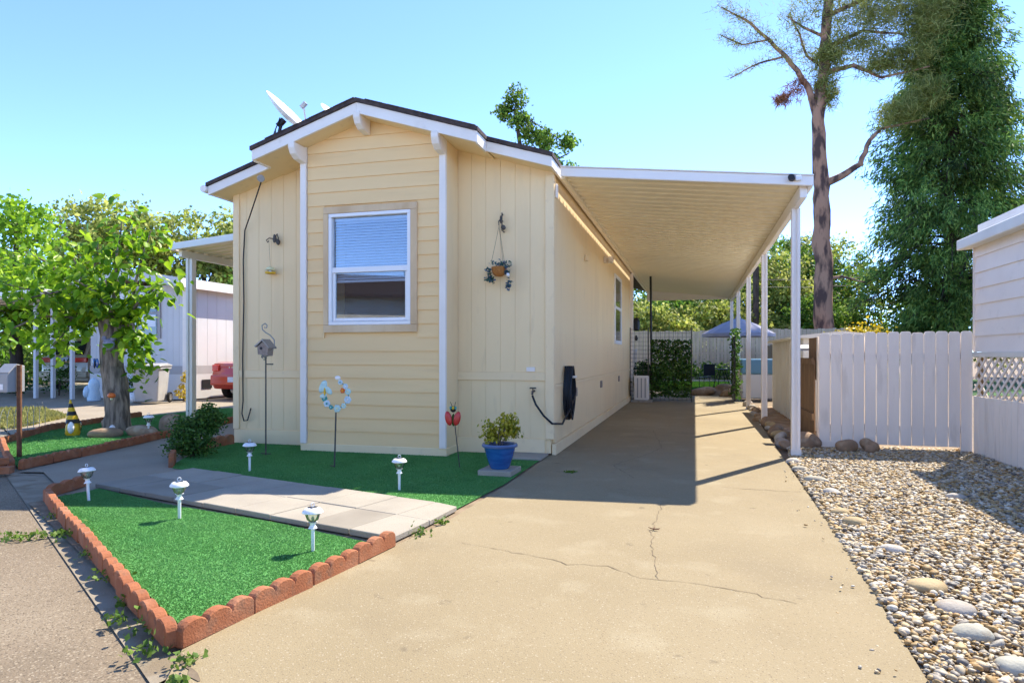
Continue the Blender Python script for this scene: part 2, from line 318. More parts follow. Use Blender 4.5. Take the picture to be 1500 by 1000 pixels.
def blobs_points(blobs, per, cl=12, sig=.22, shell=.55):
    """points in clusters through ellipsoid volumes: blobs (x,y,z,rx,ry,rz)"""
    out = []; cen = []
    for (x,y,z,rx,ry,rz) in blobs:
        k = max(3, int(per*rx*ry*rz)**1) if per > 0 else -per
        d = rng.normal(size=(k,3)); d /= np.linalg.norm(d, axis=1, keepdims=True); r = rng.uniform(shell, 1.05, size=(k,1))**.8
        c = np.array([x,y,z]) + d*r*np.array([rx,ry,rz]); cen.append(c)
        s = sig*(rx*ry*rz)**(1/3)
        p = c[:,None,:] + rng.normal(size=(k,cl,3))*np.array([s,s,s*.7]); out.append(p.reshape(-1,3))
    return np.concatenate(out), cen

# ================================================================== THE SETTING
RD = Vector((-.837,.547)); RN = Vector((.547,.837))           # road direction and its normal towards the lot
def on_road(t, off=0): p = Vector((-1.95,2.10)) + RD*t + RN*off; return (p.x, p.y)
g = MB(); g.sheet([(-400,-400),(400,-400),(400,500),(-400,500)], -.06); struct('ground', g, 'dirt')
g = MB(); g.sheet([on_road(-60), on_road(80), on_road(80,-8.5), on_road(-60,-8.5)], -.03); struct('road', g, 'road')
g = MB(); g.sheet([on_road(-60,-8.4), on_road(80,-8.4), on_road(80,-60), on_road(-60,-60)], -.036); struct('opposite_pavement', g, 'path')
g = MB(); g.sheet([on_road(.05,-.03), on_road(40,-.03), on_road(40,.34), on_road(.25,.34)], -.022); struct('gutter', g, 'gutter')
g = MB(); g.sheet([on_road(.1,.30), on_road(4.4,.30), on_road(4.4,.62), on_road(.1,.62)], -.025); struct('verge', g, 'dirt')
g = MB(); g.sheet([(-2.0,2.3),(-1.6,4),(-1.6,8.2),(-6.4,8.2),(-6.4,6.8),(-5.0,5.4),(-5.5,4.4)], -.010); struct('lot_soil', g, 'dirt')
DX0 = -1.745
g = MB(); g.sheet([on_road(0), (-2.1,2.36), (-1.9,4.02), (-1.8,4.6), (DX0,6.2), (DX0,8.16), (-1.69,8.2), (-1.69,23.9), (1.32,23.9), (1.24,16), (1.03,8.2), (.94,4.5), (.86,2.8), on_road(-3.4)], 0)
drive = struct('driveway', g, 'concrete')
def ribbon(mb, pts, w, z):
    P = [Vector((*p,0)) for p in pts]; Q = []
    for i in range(len(P)-1):
        k = max(2, int((P[i+1]-P[i]).length/.05))
        for j in range(k): Q.append(P[i].lerp(P[i+1], j/k) + Vector((random.gauss(0,.008), random.gauss(0,.008), 0)))
    Q.append(P[-1]); vs = []
    for i, q in enumerate(Q):
        d = (Q[min(i+1,len(Q)-1)]-Q[max(i-1,0)]).normalized(); nn = Vector((-d.y,d.x,0)); ww = w*random.uniform(.25,1.2)*(.3 if i in (0,len(Q)-1) else 1)
        vs += [q+nn*ww+Vector((0,0,z)), q-nn*ww+Vector((0,0,z))]
    mb.add(vs, [(2*i,2*i+1,2*i+3,2*i+2) for i in range(len(Q)-1)])
for pts, w in [([(-1.52,4.20),(-1.30,4.13),(-1.0,4.05),(-.83,3.98),(-.73,3.92),(-.64,3.95),(-.49,3.95),(-.29,3.80),(-.16,3.78),(.0,3.79),(.21,3.74),(.50,3.61)], .003),
               ([(-.20,3.80),(-.27,4.45),(-.29,4.78),(-.27,5.75)], .0024), ([(-.66,11.3),(-.42,9.2),(-.62,8.4),(-.83,7.8),(-.88,7.55),(-.58,6.83)], .0045),
               ([(-1.72,7.05),(-1.1,7.02)], .004), ([(.25,6.60),(.97,6.55)], .004), ([(-1.66,12.9),(1.12,12.7)], .006), ([(-1.66,17.2),(1.2,17.1)], .006), ([(-1.84,2.14),(-2.08,2.32)], .016)]:
    c = MB(); ribbon(c, pts, w, .003); struct('crack', c, 'jointdark', parent=drive)
# path along the left of the house
g = MB(); g.sheet([on_road(4.2,.28), on_road(5.9,.28), (-7.02,5.50), (-7.5,7.4), (-7.86,8.75), (-8.3,10.7), (-8.6,14), (-6.3,14), (-6.3,8.2), (-6.3,7.2), (-5.3,6.15), (-5.0,5.0)], -.004); struct('path', g, 'path')
# concrete of the neighbouring lot and the dry grass beside it
g = MB(); g.sheet([on_road(8.8,.36), on_road(30,.36), (-40,60), (-8.4,60), (-8.4,13.6), (-10.9,11.2), (-10.3,8.8)], -.012); struct('neighbouring_pavement', g, 'path')
g = MB(); g.sheet([(1.0,-2), (9,-6), (9,9.9), (1.3,9.9), (1.03,8.2), (.94,4.5), (.86,2.8), (.8,1)], -.02); struct('gravel_bed', g, 'dirt')
g = MB(); g.sheet([(-8,23.95), (14,23.95), (14,60), (-8,60)], -.008); lawnb = struct('back_lawn', g, 'grassbase')
g = MB(); g.sheet([(1.26,9.9), (6,9.9), (14,23.9), (1.34,23.9)], -.02); struct('side_yard', g, 'dirt')
# turf beds
TA = [(-2.10,2.44),(-1.93,3.98),(-2.25,4.07),(-3.05,4.33),(-4.3,4.62),(-5.36,4.98),(-5.40,4.56),(-4.0,3.64)]
TB = [(-1.86,5.08),(-1.77,6.2),(-1.77,8.1),(-6.3,8.1),(-6.25,7.3),(-5.7,6.25),(-5.55,6.1),(-4.55,5.78),(-3.5,5.45),(-2.7,5.28)]
TC = [(-7.2,5.65),(-7.55,7.4),(-7.9,8.7),(-8.4,10.7),(-9.3,12.6),(-10.6,13.4),(-10.8,11.0),(-10.3,8.6),(-9.35,7.1)]
def inside(P, poly):
    x, y = P[:,0], P[:,1]; r = np.zeros(len(P), bool); n = len(poly)
    for i in range(n):
        (x1,y1),(x2,y2) = poly[i], poly[(i+1)%n]
        c = ((y1 > y) != (y2 > y)) & (x < (x2-x1)*(y-y1)/(y2-y1+1e-12)+x1); r ^= c
    return r
def scatter(poly, dens):
    a = np.array(poly); lo, hi = a.min(0), a.max(0); k = int((hi-lo).prod()*dens); P = rng.uniform(lo, hi, size=(k,2)); return P[inside(P, poly)]
for poly, dens, h, nm, lab in [(TA, 34000, .0095, 'front_turf', 'artificial grass pile of the wedge shaped bed inside the scalloped edging'), (TB, 17000, .011, 'house_turf', 'artificial grass pile of the bed along the front wall of the house'), (TC, 6000, .018, 'tree_turf', 'artificial grass pile of the bed round the leafy tree')]:
    g = MB(); g.sheet(poly, .004); base = struct(nm, g, 'turf')
    P = scatter(poly, dens); C = np.c_[P, np.full(len(P), .002)]
    wv = np.c_[np.sin(P[:,1]*9+P[:,0]*2)*.25-.15, np.cos(P[:,0]*7)*.25-.2, np.ones(len(P))]
    V, F = leaves(C, h, 'tri', dirs=wv*1.5, spread=.55)
    o = link(nm+'_pile', npmesh(nm, V, F, 'blade')); tag(o, lab, 'turf', kind='stuff')
# back lawn and dry grass
P = scatter([(-3,24),(6,24),(6,34),(-3,34)], 700); V, F = leaves(np.c_[P, np.zeros(len(P))], .06, 'tri', dirs=np.array([0,0,2.]), spread=.6)
tag(link('lawn_grass', npmesh('lawn_grass', V, F, 'grass')), 'sunlit green lawn grass beyond the carport', 'grass', kind='stuff')
P = scatter([(-11.2,8.7),(-13.2,9.0),(-16,11.2),(-14.6,12.0),(-12.2,10.6)], 1500); V, F = leaves(np.c_[P, np.zeros(len(P))-.01], .085, 'tri', dirs=np.array([0,0,2.]), spread=.7)
tag(link('dry_grass', npmesh('dry_grass', V, F, 'drygrass')), 'patch of pale yellow grass behind the mailbox', 'grass', kind='stuff')
# gravel
def pebbles(N, poly, sub, r0, r1, zoff):
    bm = bmesh.new(); bmesh.ops.create_icosphere(bm, subdivisions=sub, radius=1); bv = np.array([v.co[:] for v in bm.verts]); bf = np.array([[v.index for v in f.verts] for f in bm.faces]); bm.free()
    a = np.array(poly); P = rng.uniform(a.min(0), a.max(0), size=(N,2)); P = P[inside(P, poly)]; n = len(P)
    s = r0 + (r1-r0)*rng.uniform(size=n)**2.2; sc = np.c_[s*rng.uniform(.9,1.5,n), s*rng.uniform(.75,1.05,n), s*rng.uniform(.45,.75,n)]
    th = rng.uniform(0, 6.28, n); ti = rng.normal(0,.3,n); B = bv[None]*(1+.16*np.sin(bv@rng.normal(size=(3,n))*2.1).T[:,:,None]); B = B*sc[:,None,:]
    x, y, z = B[...,0], B[...,1], B[...,2]; x, z = x*np.cos(ti)[:,None]-z*np.sin(ti)[:,None], x*np.sin(ti)[:,None]+z*np.cos(ti)[:,None]
    X = x*np.cos(th)[:,None]-y*np.sin(th)[:,None]+P[:,0:1]; Y = x*np.sin(th)[:,None]+y*np.cos(th)[:,None]+P[:,1:2]
    Z = z + (zoff + rng.uniform(-.012,.014,n))[:,None]
    return np.stack([X,Y,Z],-1).reshape(-1,3), (bf[None]+(np.arange(n)*len(bv))[:,None,None]).reshape(-1,3)
near = [(.85,2.3),(3.0,2.3),(3.4,4.6),(.94,4.6)]; far = [(.94,4.6),(3.42,4.6),(3.42,9.95),(1.26,9.95),(1.06,8.2)]
V1, F1 = pebbles(13500, near, 2, .0075, .024, .006); V0, F0 = pebbles(14000, near, 1, .006, .012, .0); F0 = F0+len(V1); V1 = np.r_[V1, V0]; F1 = np.r_[F1, F0]; V0, F0 = pebbles(90, [(.62,2.6),(.95,2.6),(1.1,8.0),(.9,8.0)], 2, .005, .012, .007); F0 = F0+len(V1); V1 = np.r_[V1, V0]; F1 = np.r_[F1, F0]; V2, F2 = pebbles(34000, far, 1, .010, .028, .004)
me = npmesh('gravel', np.r_[V1, V2], np.r_[F1, F2+len(V1)], 'pebble'); me.polygons.foreach_set('use_smooth', np.ones(len(me.polygons), bool))
tag(link('gravel', me), 'loose cream, tan and grey river pebbles between driveway and white fence', 'gravel', kind='stuff')
me = None

# ================================================================== THE HOUSE
XL, XR, YW, YB = -6.35, -1.70, 8.15, 7.70
XC, ZP, SL = -4.02, 4.42, .315
def roofz(x, d=0): return ZP - SL*abs(x-XC) - d
H = T('mobile_home', 'cream and tan manufactured home with gabled front bay and white trim', 'house', ((XL+XR)/2, YW, 0))
YE, YE2 = 18.6, 25.5
w = MB()   # core behind the cladding
ct = [(XL+.03,.02),(XR-.03,.02),(XR-.03,roofz(XR,.25)),(XC,roofz(XC,.25)),(XL+.03,roofz(XL,.25))]
w.py(ct, YW+.006, YE); part('wall_core', w, 'cream', H)
w = MB(); w.py([(XL+.03,.02),(-2.9,.02),(-2.9,roofz(-2.9,.25)),(XC,roofz(XC,.25)),(XL+.03,roofz(XL,.25))], YE+.01, YE2); part('rear_wall', w, 'creamtrim', H)
# vertical panel strips on the wings and the side
SW = .203
def strip_front(x0, x1, z0, z1=None):
    m = MB(); gp = .0015
    a, b = x0+gp, x1-gp; t0, t1 = (z1, z1) if z1 else (roofz(a,.156), roofz(b,.156))
    m.py([(a,z0),(b,z0),(b,t1),(a,t0)], YW+random.uniform(0,.0015), YW+.028); part('wall_panel', m, 'cream', H, bevel=.0015)
for xa, xb in ((XL, -4.95), (-2.97, XR-.10)):
    k = round((xb-xa)/SW); d = (xb-xa)/k
    for i in range(k): strip_front(xa+d*i, xa+d*(i+1), .20, .925); strip_front(xa+d*i, xa+d*(i+1), 1.04)
    m = MB(); m.box(xa, xb, YW-.014, YW+.02, .93, 1.035); part('belt_board', m, 'creamtrim', H, bevel=.004)
    m = MB(); m.box(xa, xb, YW-.016, YW+.02, .0, .195); part('base_board', m, 'creamtrim', H, bevel=.004)
k = 51; d = (YE-YW-.1)/k; proto = {}
for z0, z1 in ((.14,.83),(.88,3.62)):
    for i in range(k):
        y = YW+.1+d*i
        if i == 0:
            m = MB(); m.box(XR-.03, XR, y+.0015, y+d-.0015, z0, z1); o0 = part('wall_panel', m, 'cream', H, bevel=.0015)
        else:
            # the side window takes the place of panels between 14.75 and 16.3
            dup(o0, H, (0, d*i, 0))
m = MB(); m.box(XR-.02, XR+.012, YW+.1, YE, .833, .877); part('belt_board', m, 'creamtrim', H, bevel=.004)
m = MB(); m.box(XR-.02, XR+.035, YW+.02, YE, .0, .135); part('base_board', m, 'creamtrim', H, bevel=.004)
m = MB(); m.box(XR-.098, XR+.014, YW-.022, YW+.098, .2, 3.62); part('corner_trim', m, 'creamtrim', H, bevel=.004)
m = MB(); m.box(XL-.014, XL+.085, YW-.024, YW+.08, .2, 3.62); part('corner_trim', m, 'creamtrim', H, bevel=.004)
m = MB(); m.box(XL-.01, XL+.029, YW+.085, YE2, 0, 3.6); part('side_wall', m, 'cream', H)
m = MB(); m.box(-1.79, -1.62, YE-.09, YE+.01, .14, 3.5); part('downspout', m, 'white', H, bevel=.01)
# skirting vents and fittings on the side wall
for yy, zz in ((9.75,.70),(12.55,.70),(15.6,.70)):
    m = MB(); m.box(XR+.001, XR+.016, yy-.1, yy+.1, zz-.06, zz+.07); v = part('skirt_vent', m, 'birdwood', H, bevel=.004)
    for j in range(5):
        s = MB(); s.box(XR+.016, XR+.024, yy-.085, yy+.085, zz-.045+j*.022, zz-.034+j*.022); part('louvre', s, 'birdwood', v)
# bay
bx0, bx1 = -4.97, -2.955
wx0, wx1, wz0, wz1 = -4.64, -3.33, 1.54, 3.16
ox0, ox1, oz0, oz1 = -4.57, -3.42, 1.637, 3.074
m = MB()
m.box(bx0+.02, ox0, YB+.02, YW+.02, .0, 4.0); m.box(ox1, bx1-.02, YB+.02, YW+.02, 0, 4.0); m.box(ox0, ox1, YB+.02, YW+.02, 0, oz0)
m.py([(ox0,oz1),(ox1,oz1),(ox1,roofz(ox1,.22)),(XC,roofz(XC,.22)),(ox0,roofz(ox0,.22))], YB+.02, YW+.02); part('bay_core', m, 'tan', H)
m = MB(); m.box(bx0-.012, bx1+.012, YB-.012, YW+.012, -.005, .10); part('base_board', m, 'creamtrim', H, bevel=.005)
for sx, xx in ((1, bx1-.02), (-1, bx0)):
    m = MB(); m.box(xx, xx+.02, YB+.02, YW-.02, .10, 4.02); part('bay_side_panel', m, 'cream', H)
z = .10; EXP = .1715
while z < 4.22:
    zt = z+EXP+.012
    def half(zz): return (ZP-.172-zz)/SL
    segs = [(bx0+.085, bx1-.085)]
    if zt > wz0+.01 and z < wz1-.01: segs = [(bx0+.085, wx0+.004), (wx1-.004, bx1-.085)]
    for a, b in segs:
        h = half(z+.01); a2, b2 = max(a, XC-h), min(b, XC+h)
        if b2-a2 < .08: continue
        m = MB(); m.px([(YB-.006,z),(YB+.022,z),(YB+.022,zt),(YB+.010,zt)], a2, b2); part('siding_board', m, 'tan', H)
    z += EXP
for xx in (bx0-.008, bx1-.077):
    m = MB(); m.box(xx, xx+.085, YB-.03, YB+.02, .10, 4.0); part('corner_trim', m, 'white', H, bevel=.004)
# window with casing
W = part('window', MB().box(ox0, ox1, YB+.03, YB+.09, oz0, oz0+.05), 'vinyl', H, bevel=.004, label='white double hung window with blinds in the front bay')
def sub(name, mb, mt, par, **k): return part(name, mb, mt, par, **k)
sub('frame', MB().box(ox0, ox1, YB-.018, YB+.08, oz1-.045, oz1).box(ox0, ox0+.045, YB-.018, YB+.08, oz0+.045, oz1-.046).box(ox1-.045, ox1, YB-.018, YB+.08, oz0+.045, oz1-.046).box(ox0, ox1, YB-.018, YB+.028, oz0, oz0+.044), 'vinyl', W, bevel=.004)
zm = 2.346
sub('meeting_rail', MB().box(ox0+.046, ox1-.046, YB-.005, YB+.06, zm-.035, zm+.035), 'vinyl', W, bevel=.004)
sub('lower_sash', MB().box(ox0+.047, ox0+.085, YB+.012, YB+.05, oz0+.051, zm-.036).box(ox1-.085, ox1-.047, YB+.012, YB+.05, oz0+.051, zm-.036).box(ox0+.086, ox1-.086, YB+.012, YB+.05, oz0+.051, oz0+.09), 'vinyl', W, bevel=.003)
sub('pane', MB().box(ox0+.05, ox1-.05, YB+.040, YB+.044, zm+.03, oz1-.047), 'glass', W)
sub('pane', MB().box(ox0+.086, ox1-.086, YB+.030, YB+.034, oz0+.09, zm-.04), 'glass', W)
bl = MB(); zz = zm-.10; 
while zz < oz1-.09: bl.obox(((ox0+ox1)/2, YB+.085, zz), (ox1-ox0-.1, .045, .003), (R(47),0,0)); zz += .036
sub('blind', bl, 'blind', W)
sub('blind_rail', MB().box(ox0+.05, ox1-.05, YB+.06, YB+.11, oz1-.09, oz1-.05).box(ox0+.05, ox1-.05, YB+.07, YB+.10, zm-.155, zm-.125), 'blind', W)
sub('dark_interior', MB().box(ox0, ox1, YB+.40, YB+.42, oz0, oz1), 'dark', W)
for nm, bxx in (('head',(wx0,wx1,oz1+.002,wz1)),('sill',(wx0,wx1,wz0,oz0-.002)),('jamb',(wx0,ox0-.002,oz0,oz1)),('jamb',(ox1+.002,wx1,oz0,oz1))):
    sub('casing_'+nm, MB().box(bxx[0],bxx[1],YB-.026,YB+.02,bxx[2],bxx[3]), 'woodtrim', W, bevel=.004)
# side window in the long wall, a wall lamp, a flood light and sensor
S = part('side_window', MB().box(XR-.005, XR+.03, 14.7, 14.78, 1.5, 3.05).box(XR-.005, XR+.03, 16.0, 16.08, 1.5, 3.05).box(XR-.005, XR+.03, 14.78, 16.0, 1.5, 1.58).box(XR-.005, XR+.03, 14.78, 16.0, 2.97, 3.05).box(XR-.005, XR+.025, 14.78, 16.0, 2.28, 2.35), 'vinyl', H, bevel=.004)
sub('pane', MB().box(XR+.004, XR+.010, 14.78, 16.0, 1.58, 2.28), 'carglass', S); sub('pane', MB().box(XR+.004, XR+.010, 14.78, 16.0, 2.35, 2.97), 'carglass', S)
m = MB(); m.box(XR+.0, XR+.05, 12.95, 13.07, 3.05, 3.17); m.lathe([(.03,-.06),(.06,.06),(.055,.07)], (XR+.12,12.95,3.08), 12, (R(70),0,R(30))); m.lathe([(.03,-.06),(.06,.06),(.055,.07)], (XR+.12,13.1,3.1), 12, (R(60),0,R(-20))); part('flood_light', m, 'white', H, smooth=True)
m = MB(); m.box(XR, XR+.05, 10.6, 10.72, 2.76, 2.86); part('sensor_box', m, 'creamtrim', H, bevel=.01)
m = MB(); m.box(XR+.014, XR+.045, 8.2, 8.27, 3.22, 3.40); part('alarm_sensor', m, 'white', H, bevel=.01)
m = MB(); m.box(-2.04,-1.93, YW-.018, YW+.01, 1.045, 1.10); part('name_plate', m, 'white', H, bevel=.002)
# entry recess behind the long wall
m = MB(); m.box(-2.89,-2.86,19.3,20.2,.5,2.6); dr = part('door', m, 'greytrim', H, bevel=.01)
m = MB(); m.box(-2.8,-1.72,18.75,20.7,0,.5); part('porch', m, 'fencewood', H)
rl = MB(); rl.box(-1.75,-1.69,18.8,20.7,1.38,1.43); part('handrail', rl, 'white', H)
for i in range(8):
    m = MB(); m.box(-1.74,-1.70,18.82+i*.26,18.86+i*.26,.5,1.375); part('baluster', m, 'white', H)
# roof
rf = MB(); y1 = YE2+.3
def slab(xa, xb, ya, yb, d0, d1):
    pts = [(xa,roofz(xa,d0)),(XC,roofz(XC,d0)),(xb,roofz(xb,d0)),(xb,roofz(xb,d1)),(XC,roofz(XC,d1)),(xa,roofz(xa,d1))]; return pts
rf.py(slab(-6.52,-1.625,0,0,0,.05), 7.755, y1); rf.py(slab(-5.535,-2.44,0,0,0,.05), 7.385, 7.754)
# layered shingle courses give the front edge its uneven line
for i in range(34):
    sgn = random.choice((-1,1)); u = random.uniform(.1,1.45); x = XC+sgn*u
    rf.obox((x, 7.40+random.uniform(0,.01), roofz(x)+.003), (.24,.05,.012), (0, math.atan(SL)*sgn, 0))
ROOF = part('roof', rf, 'shingle', H)
for sg in (-1,1):
    m = MB(); e = -5.52 if sg < 0 else -2.455
    m.py([(XC,roofz(XC,.052)),(e,roofz(e,.052)),(e,roofz(e,.185)),(XC,roofz(XC,.185))], 7.41, 7.445); part('fascia', m, 'white', ROOF, bevel=.003)
    m = MB(); xe = -6.50 if sg < 0 else -1.64; xs = e
    m.py([(xs-.02*sg,roofz(xs,.052)),(xe,roofz(xe,.052)),(xe,roofz(xe,.175)),(xs-.02*sg,roofz(xs,.175))], 7.78, 7.815); part('fascia', m, 'white', ROOF, bevel=.003)
    m = MB(); m.py([(XC,roofz(XC,.165)),(e-.005*sg,roofz(e,.165)),(e-.005*sg,roofz(e,.18)),(XC,roofz(XC,.18))], 7.446, YB+.03 if 0 else YW+.03); part('soffit', m, 'creamtrim', ROOF)
    m = MB(); m.py([(e+.0*sg,roofz(e,.15)),(xe-.01*sg,roofz(xe,.15)),(xe-.01*sg,roofz(xe,.163)),(e,roofz(e,.163))], 7.816, YW+.04); part('soffit', m, 'creamtrim', ROOF)
    m = MB(); m.box(min(e,e-.03*sg), max(e,e-.03*sg), 7.446, 7.779, roofz(e,.19), roofz(e,.055)); part('return_board', m, 'white', ROOF, bevel=.003)
    m = MB(); m.box(min(xe,xe-.03*sg), max(xe,xe-.03*sg), 7.816, y1, roofz(xe,.17), roofz(xe,.054)); part('eave_board', m, 'white', ROOF, bevel=.003)
m = MB(); m.tube([(-6.545,7.74,roofz(-6.5,.09)),(-6.545,y1,roofz(-6.5,.09))], .05, 10); part('gutter', m, 'white', ROOF, smooth=True)
for bxx, top in ((XC,roofz(XC,.185)),(bx0+.035,roofz(bx0,.185)),(bx1-.035,roofz(bx1,.185))):
    m = MB(); m.px([(7.40,top+.02),(7.40,top-.05),(7.44,top-.12),(7.52,top-.17),(YB-.005,top-.19),(YB-.005,top+.02)], bxx-.045, bxx+.045); part('bracket', m, 'white', ROOF, bevel=.008)
# cable from the lamp under the gable down the left wing
sp = MB(); sp.lathe([(.02,-.06),(.05,.05),(.045,.06)], (-5.60,7.72,3.63), 12, (R(120),0,R(30))); L1 = part('spot_light', sp, 'bingrey', H, smooth=True)
c = MB(); c.tube([(-5.62,7.76,3.62),(-5.66,7.78,3.55),(-5.95,7.96,3.2),(-6.16,8.12,3.02),(-6.19,8.125,2.6),(-6.18,8.125,2.0),(-6.2,8.125,1.2),(-6.19,8.12,.6),(-6.2,8.11,.42),(-6.16,8.1,.32),(-6.10,8.1,.33),(-6.07,8.11,.44),(-6.06,8.12,.5)], .010, 6); part('cable', c, 'black', H, smooth=True)
# spigot
m = MB(); m.tube([(-1.94,8.15,.80),(-1.94,8.05,.80),(-1.94,8.03,.76)], .014, 8); m.tube([(-1.98,8.07,.84),(-1.90,8.07,.84)], .01, 6); m.tube([(-1.94,8.07,.8),(-1.94,8.07,.84)], .008, 6); part('spigot', m, 'iron', H, smooth=True)
m = MB(); m.tube([(-6.05,8.15,2.0),(-6.05,8.15,2.0)], .001, 3)

# ================================================================== CARPORT
def czt(x): return 3.515 - .108*(x+1.62)           # underside of the carport roof
CP = T('carport', 'white aluminium carport roof on slim posts along the right of the house', 'carport', (1.25, 8.88, 0))
CY0, CY1 = 8.19, 23.8; n = 62; d = (CY1-CY0)/n
prof = [(0,.0),(d*.16,.045),(d*.30,.045),(d*.40,0),(d*.995,0),(d*.995,.004),(d*.42,.004),(d*.31,.05),(d*.15,.05),(0,.005)]
m = MB(); x0, x1 = -1.60, 1.25
m.prism(prof, lambda y, z: (x0,CY0+y,czt(x0)+z), lambda y, z: (x1,CY0+y,czt(x1)+z)); pan = part('roof_pan', m, 'ceiling', CP)
for i in range(1, n): dup(pan, CP, (0, d*i, 0))
m = MB(); m.prism([(-1.638,0),(1.30,0)], lambda a, b: (a,8.14,czt(a)-.035), lambda a, b: (a,8.14,czt(a)+.085)) if 0 else None
fa = MB(); a, b = -1.608, 1.30
fa.py([(a,czt(a)-.04),(b,czt(b)-.04),(b,czt(b)+.075),(a,czt(a)+.075)], 8.145, 8.185); part('front_fascia', fa, 'alu', CP, bevel=.008)
fa = MB(); fa.py([(a,czt(a)+.076),(b,czt(b)+.076),(b,czt(b)+.088),(a,czt(a)+.088)], 8.13, 8.20); part('front_cap', fa, 'alu', CP)
fa = MB(); fa.box(1.252, 1.30, 8.19, CY1, czt(1.3)-.05, czt(1.3)+.08); part('side_gutter', fa, 'alu', CP, bevel=.008)
fa = MB(); fa.box(1.17, 1.248, 8.25, CY1-.05, czt(1.2)-.155, czt(1.2)-.006); part('beam', fa, 'alu', CP, bevel=.006)
fa = MB(); fa.box(-1.607, -1.56, 8.19, CY1, czt(-1.6)-.06, czt(-1.6)-.005); part('ledger', fa, 'ceiling', CP, bevel=.006)
fa = MB(); fa.box(x0, x1, CY1, CY1+.03, czt(x1)-.05, czt(x0)+.06); part('rear_fascia', fa, 'alu', CP)
pz = czt(1.21)-.15
for i, yy in enumerate((8.88,12.7,16.3,20.0,23.5)):
    m = MB(); x = 1.21
    m.box(x-.048,x+.048,yy-.018,yy+.018,0,pz); m.box(x-.048,x+.048,yy-.055,yy-.0185,0,pz) if 0 else None
    po = part('post', MB().box(x-.05,x-.012,yy-.045,yy+.045,.0,pz).box(x+.012,x+.05,yy-.045,yy+.045,0,pz).box(x-.0125,x+.0125,yy-.03,yy+.03,0,pz), 'alu', CP, bevel=.004)
    part('foot_plate', MB().box(x-.075,x+.075,yy-.06,yy+.06,-.01,.012).box(x-.06,x+.06,yy-.052,yy-.046,.012,.09), 'alu', po)
sc = MB(); sc.lathe([(.0,-.05),(.034,-.05),(.036,.03),(.0,.032)], (1.06,8.10,czt(1.06)+.03), 14, (R(90),0,R(-10))); cm = part('security_camera', sc, 'black', CP, smooth=True)
sc = MB(); sc.box(1.10,1.17,8.10,8.145,czt(1.1)+.0,czt(1.1)+.06); part('camera_mount', sc, 'lampwhite', cm, bevel=.008)
# left awning
AW = T('awning', 'white aluminium awning on a post along the left wall of the house', 'awning', (-9.67, 11.09, 0))
def azt(x): return 3.30 + .085*(x+9.75)
m = MB(); d2 = .26
prof2 = [(0,.0),(d2*.16,.05),(d2*.30,.05),(d2*.40,0),(d2*.99,0),(d2*.99,.004),(d2*.42,.004),(d2*.31,.055),(d2*.15,.055),(0,.005)]
m.prism(prof2, lambda y, z: (-9.72,10.68+y,azt(-9.72)+z), lambda y, z: (-6.45,10.68+y,azt(-6.45)+z)); pan2 = part('roof_pan', m, 'ceiling', AW)
for i in range(1, 36): dup(pan2, AW, (0, d2*i, 0))
a, b = -9.78, -6.42; m = MB(); m.py([(a,azt(a)-.03),(b,azt(b)-.03),(b,azt(b)+.10),(a,azt(a)+.10)], 10.63, 10.67); part('front_fascia', m, 'alu', AW, bevel=.008)
m = MB(); m.box(-9.78,-9.73,10.675,20.1,azt(-9.75)-.03,azt(-9.75)+.10); part('side_gutter', m, 'alu', AW, bevel=.008)
m = MB(); m.box(-9.70,-9.62,10.8,20,azt(-9.7)-.14,azt(-9.7)-.004); part('beam', m, 'alu', AW, bevel=.006)
for yy in (11.09,14.4,17.8):
    x = -9.66; part('post', MB().box(x-.075,x-.02,yy-.06,yy+.06,.0,azt(x)-.14).box(x+.02,x+.075,yy-.06,yy+.06,0,azt(x)-.14).box(x-.021,x+.021,yy-.035,yy+.035,0,azt(x)-.14), 'alu', AW, bevel=.004)
# satellite dishes
def dish(loc, r, label, rz, tilt, hh):
    t = T('satellite_dish', label, 'satellite dish', loc, rz, 'roof dishes')
    pr = [(.001,0)] + [(r*k/8, .22*r*(k/8)**2) for k in range(1,9)]; pr2 = [(a, b-.012) for a, b in pr][::-1]
    m = MB(); m.lathe(pr+pr2, (0,0,hh), 28, (R(tilt),0,0)); part('reflector', m, 'vinyl', t, smooth=True, local=True)
    m = MB(); m.tube([(0,.12,0),(0,.13,hh*.6),(0,.06,hh-.06)], .025, 8); m.obox((0,.07,hh-.08), (.07,.06,.13), (R(tilt),0,0)); m.tube([(-.05,.06,hh-.02),(-.06,.2,hh*.55)], .009, 6); m.tube([(.05,.1,hh*.3),(.09,.2,hh*.55),(.0,.16,hh*.8)], .008, 6); part('mast', m, 'black', t, local=True)
    m = MB(); e = Euler((R(tilt),0,0)).to_matrix(); tip = e@Vector((0,-r*.2,r*.75))+Vector((0,0,hh)); st = e@Vector((0,-r*.95,.2*r))+Vector((0,0,hh)); m.tube([st, tip], .012, 6); m.obox(tip, (.05,.05,.1), (R(tilt),0,0)); part('feed_arm', m, 'bingrey', t, local=True)
dish((-5.72,8.45,3.88), .41, 'large white satellite dish standing on the left roof slope', R(96), 46, .82)
dish((-5.40,9.1,3.96), .18, 'small satellite dish half hidden behind the roof edge', R(84), 50, .98)

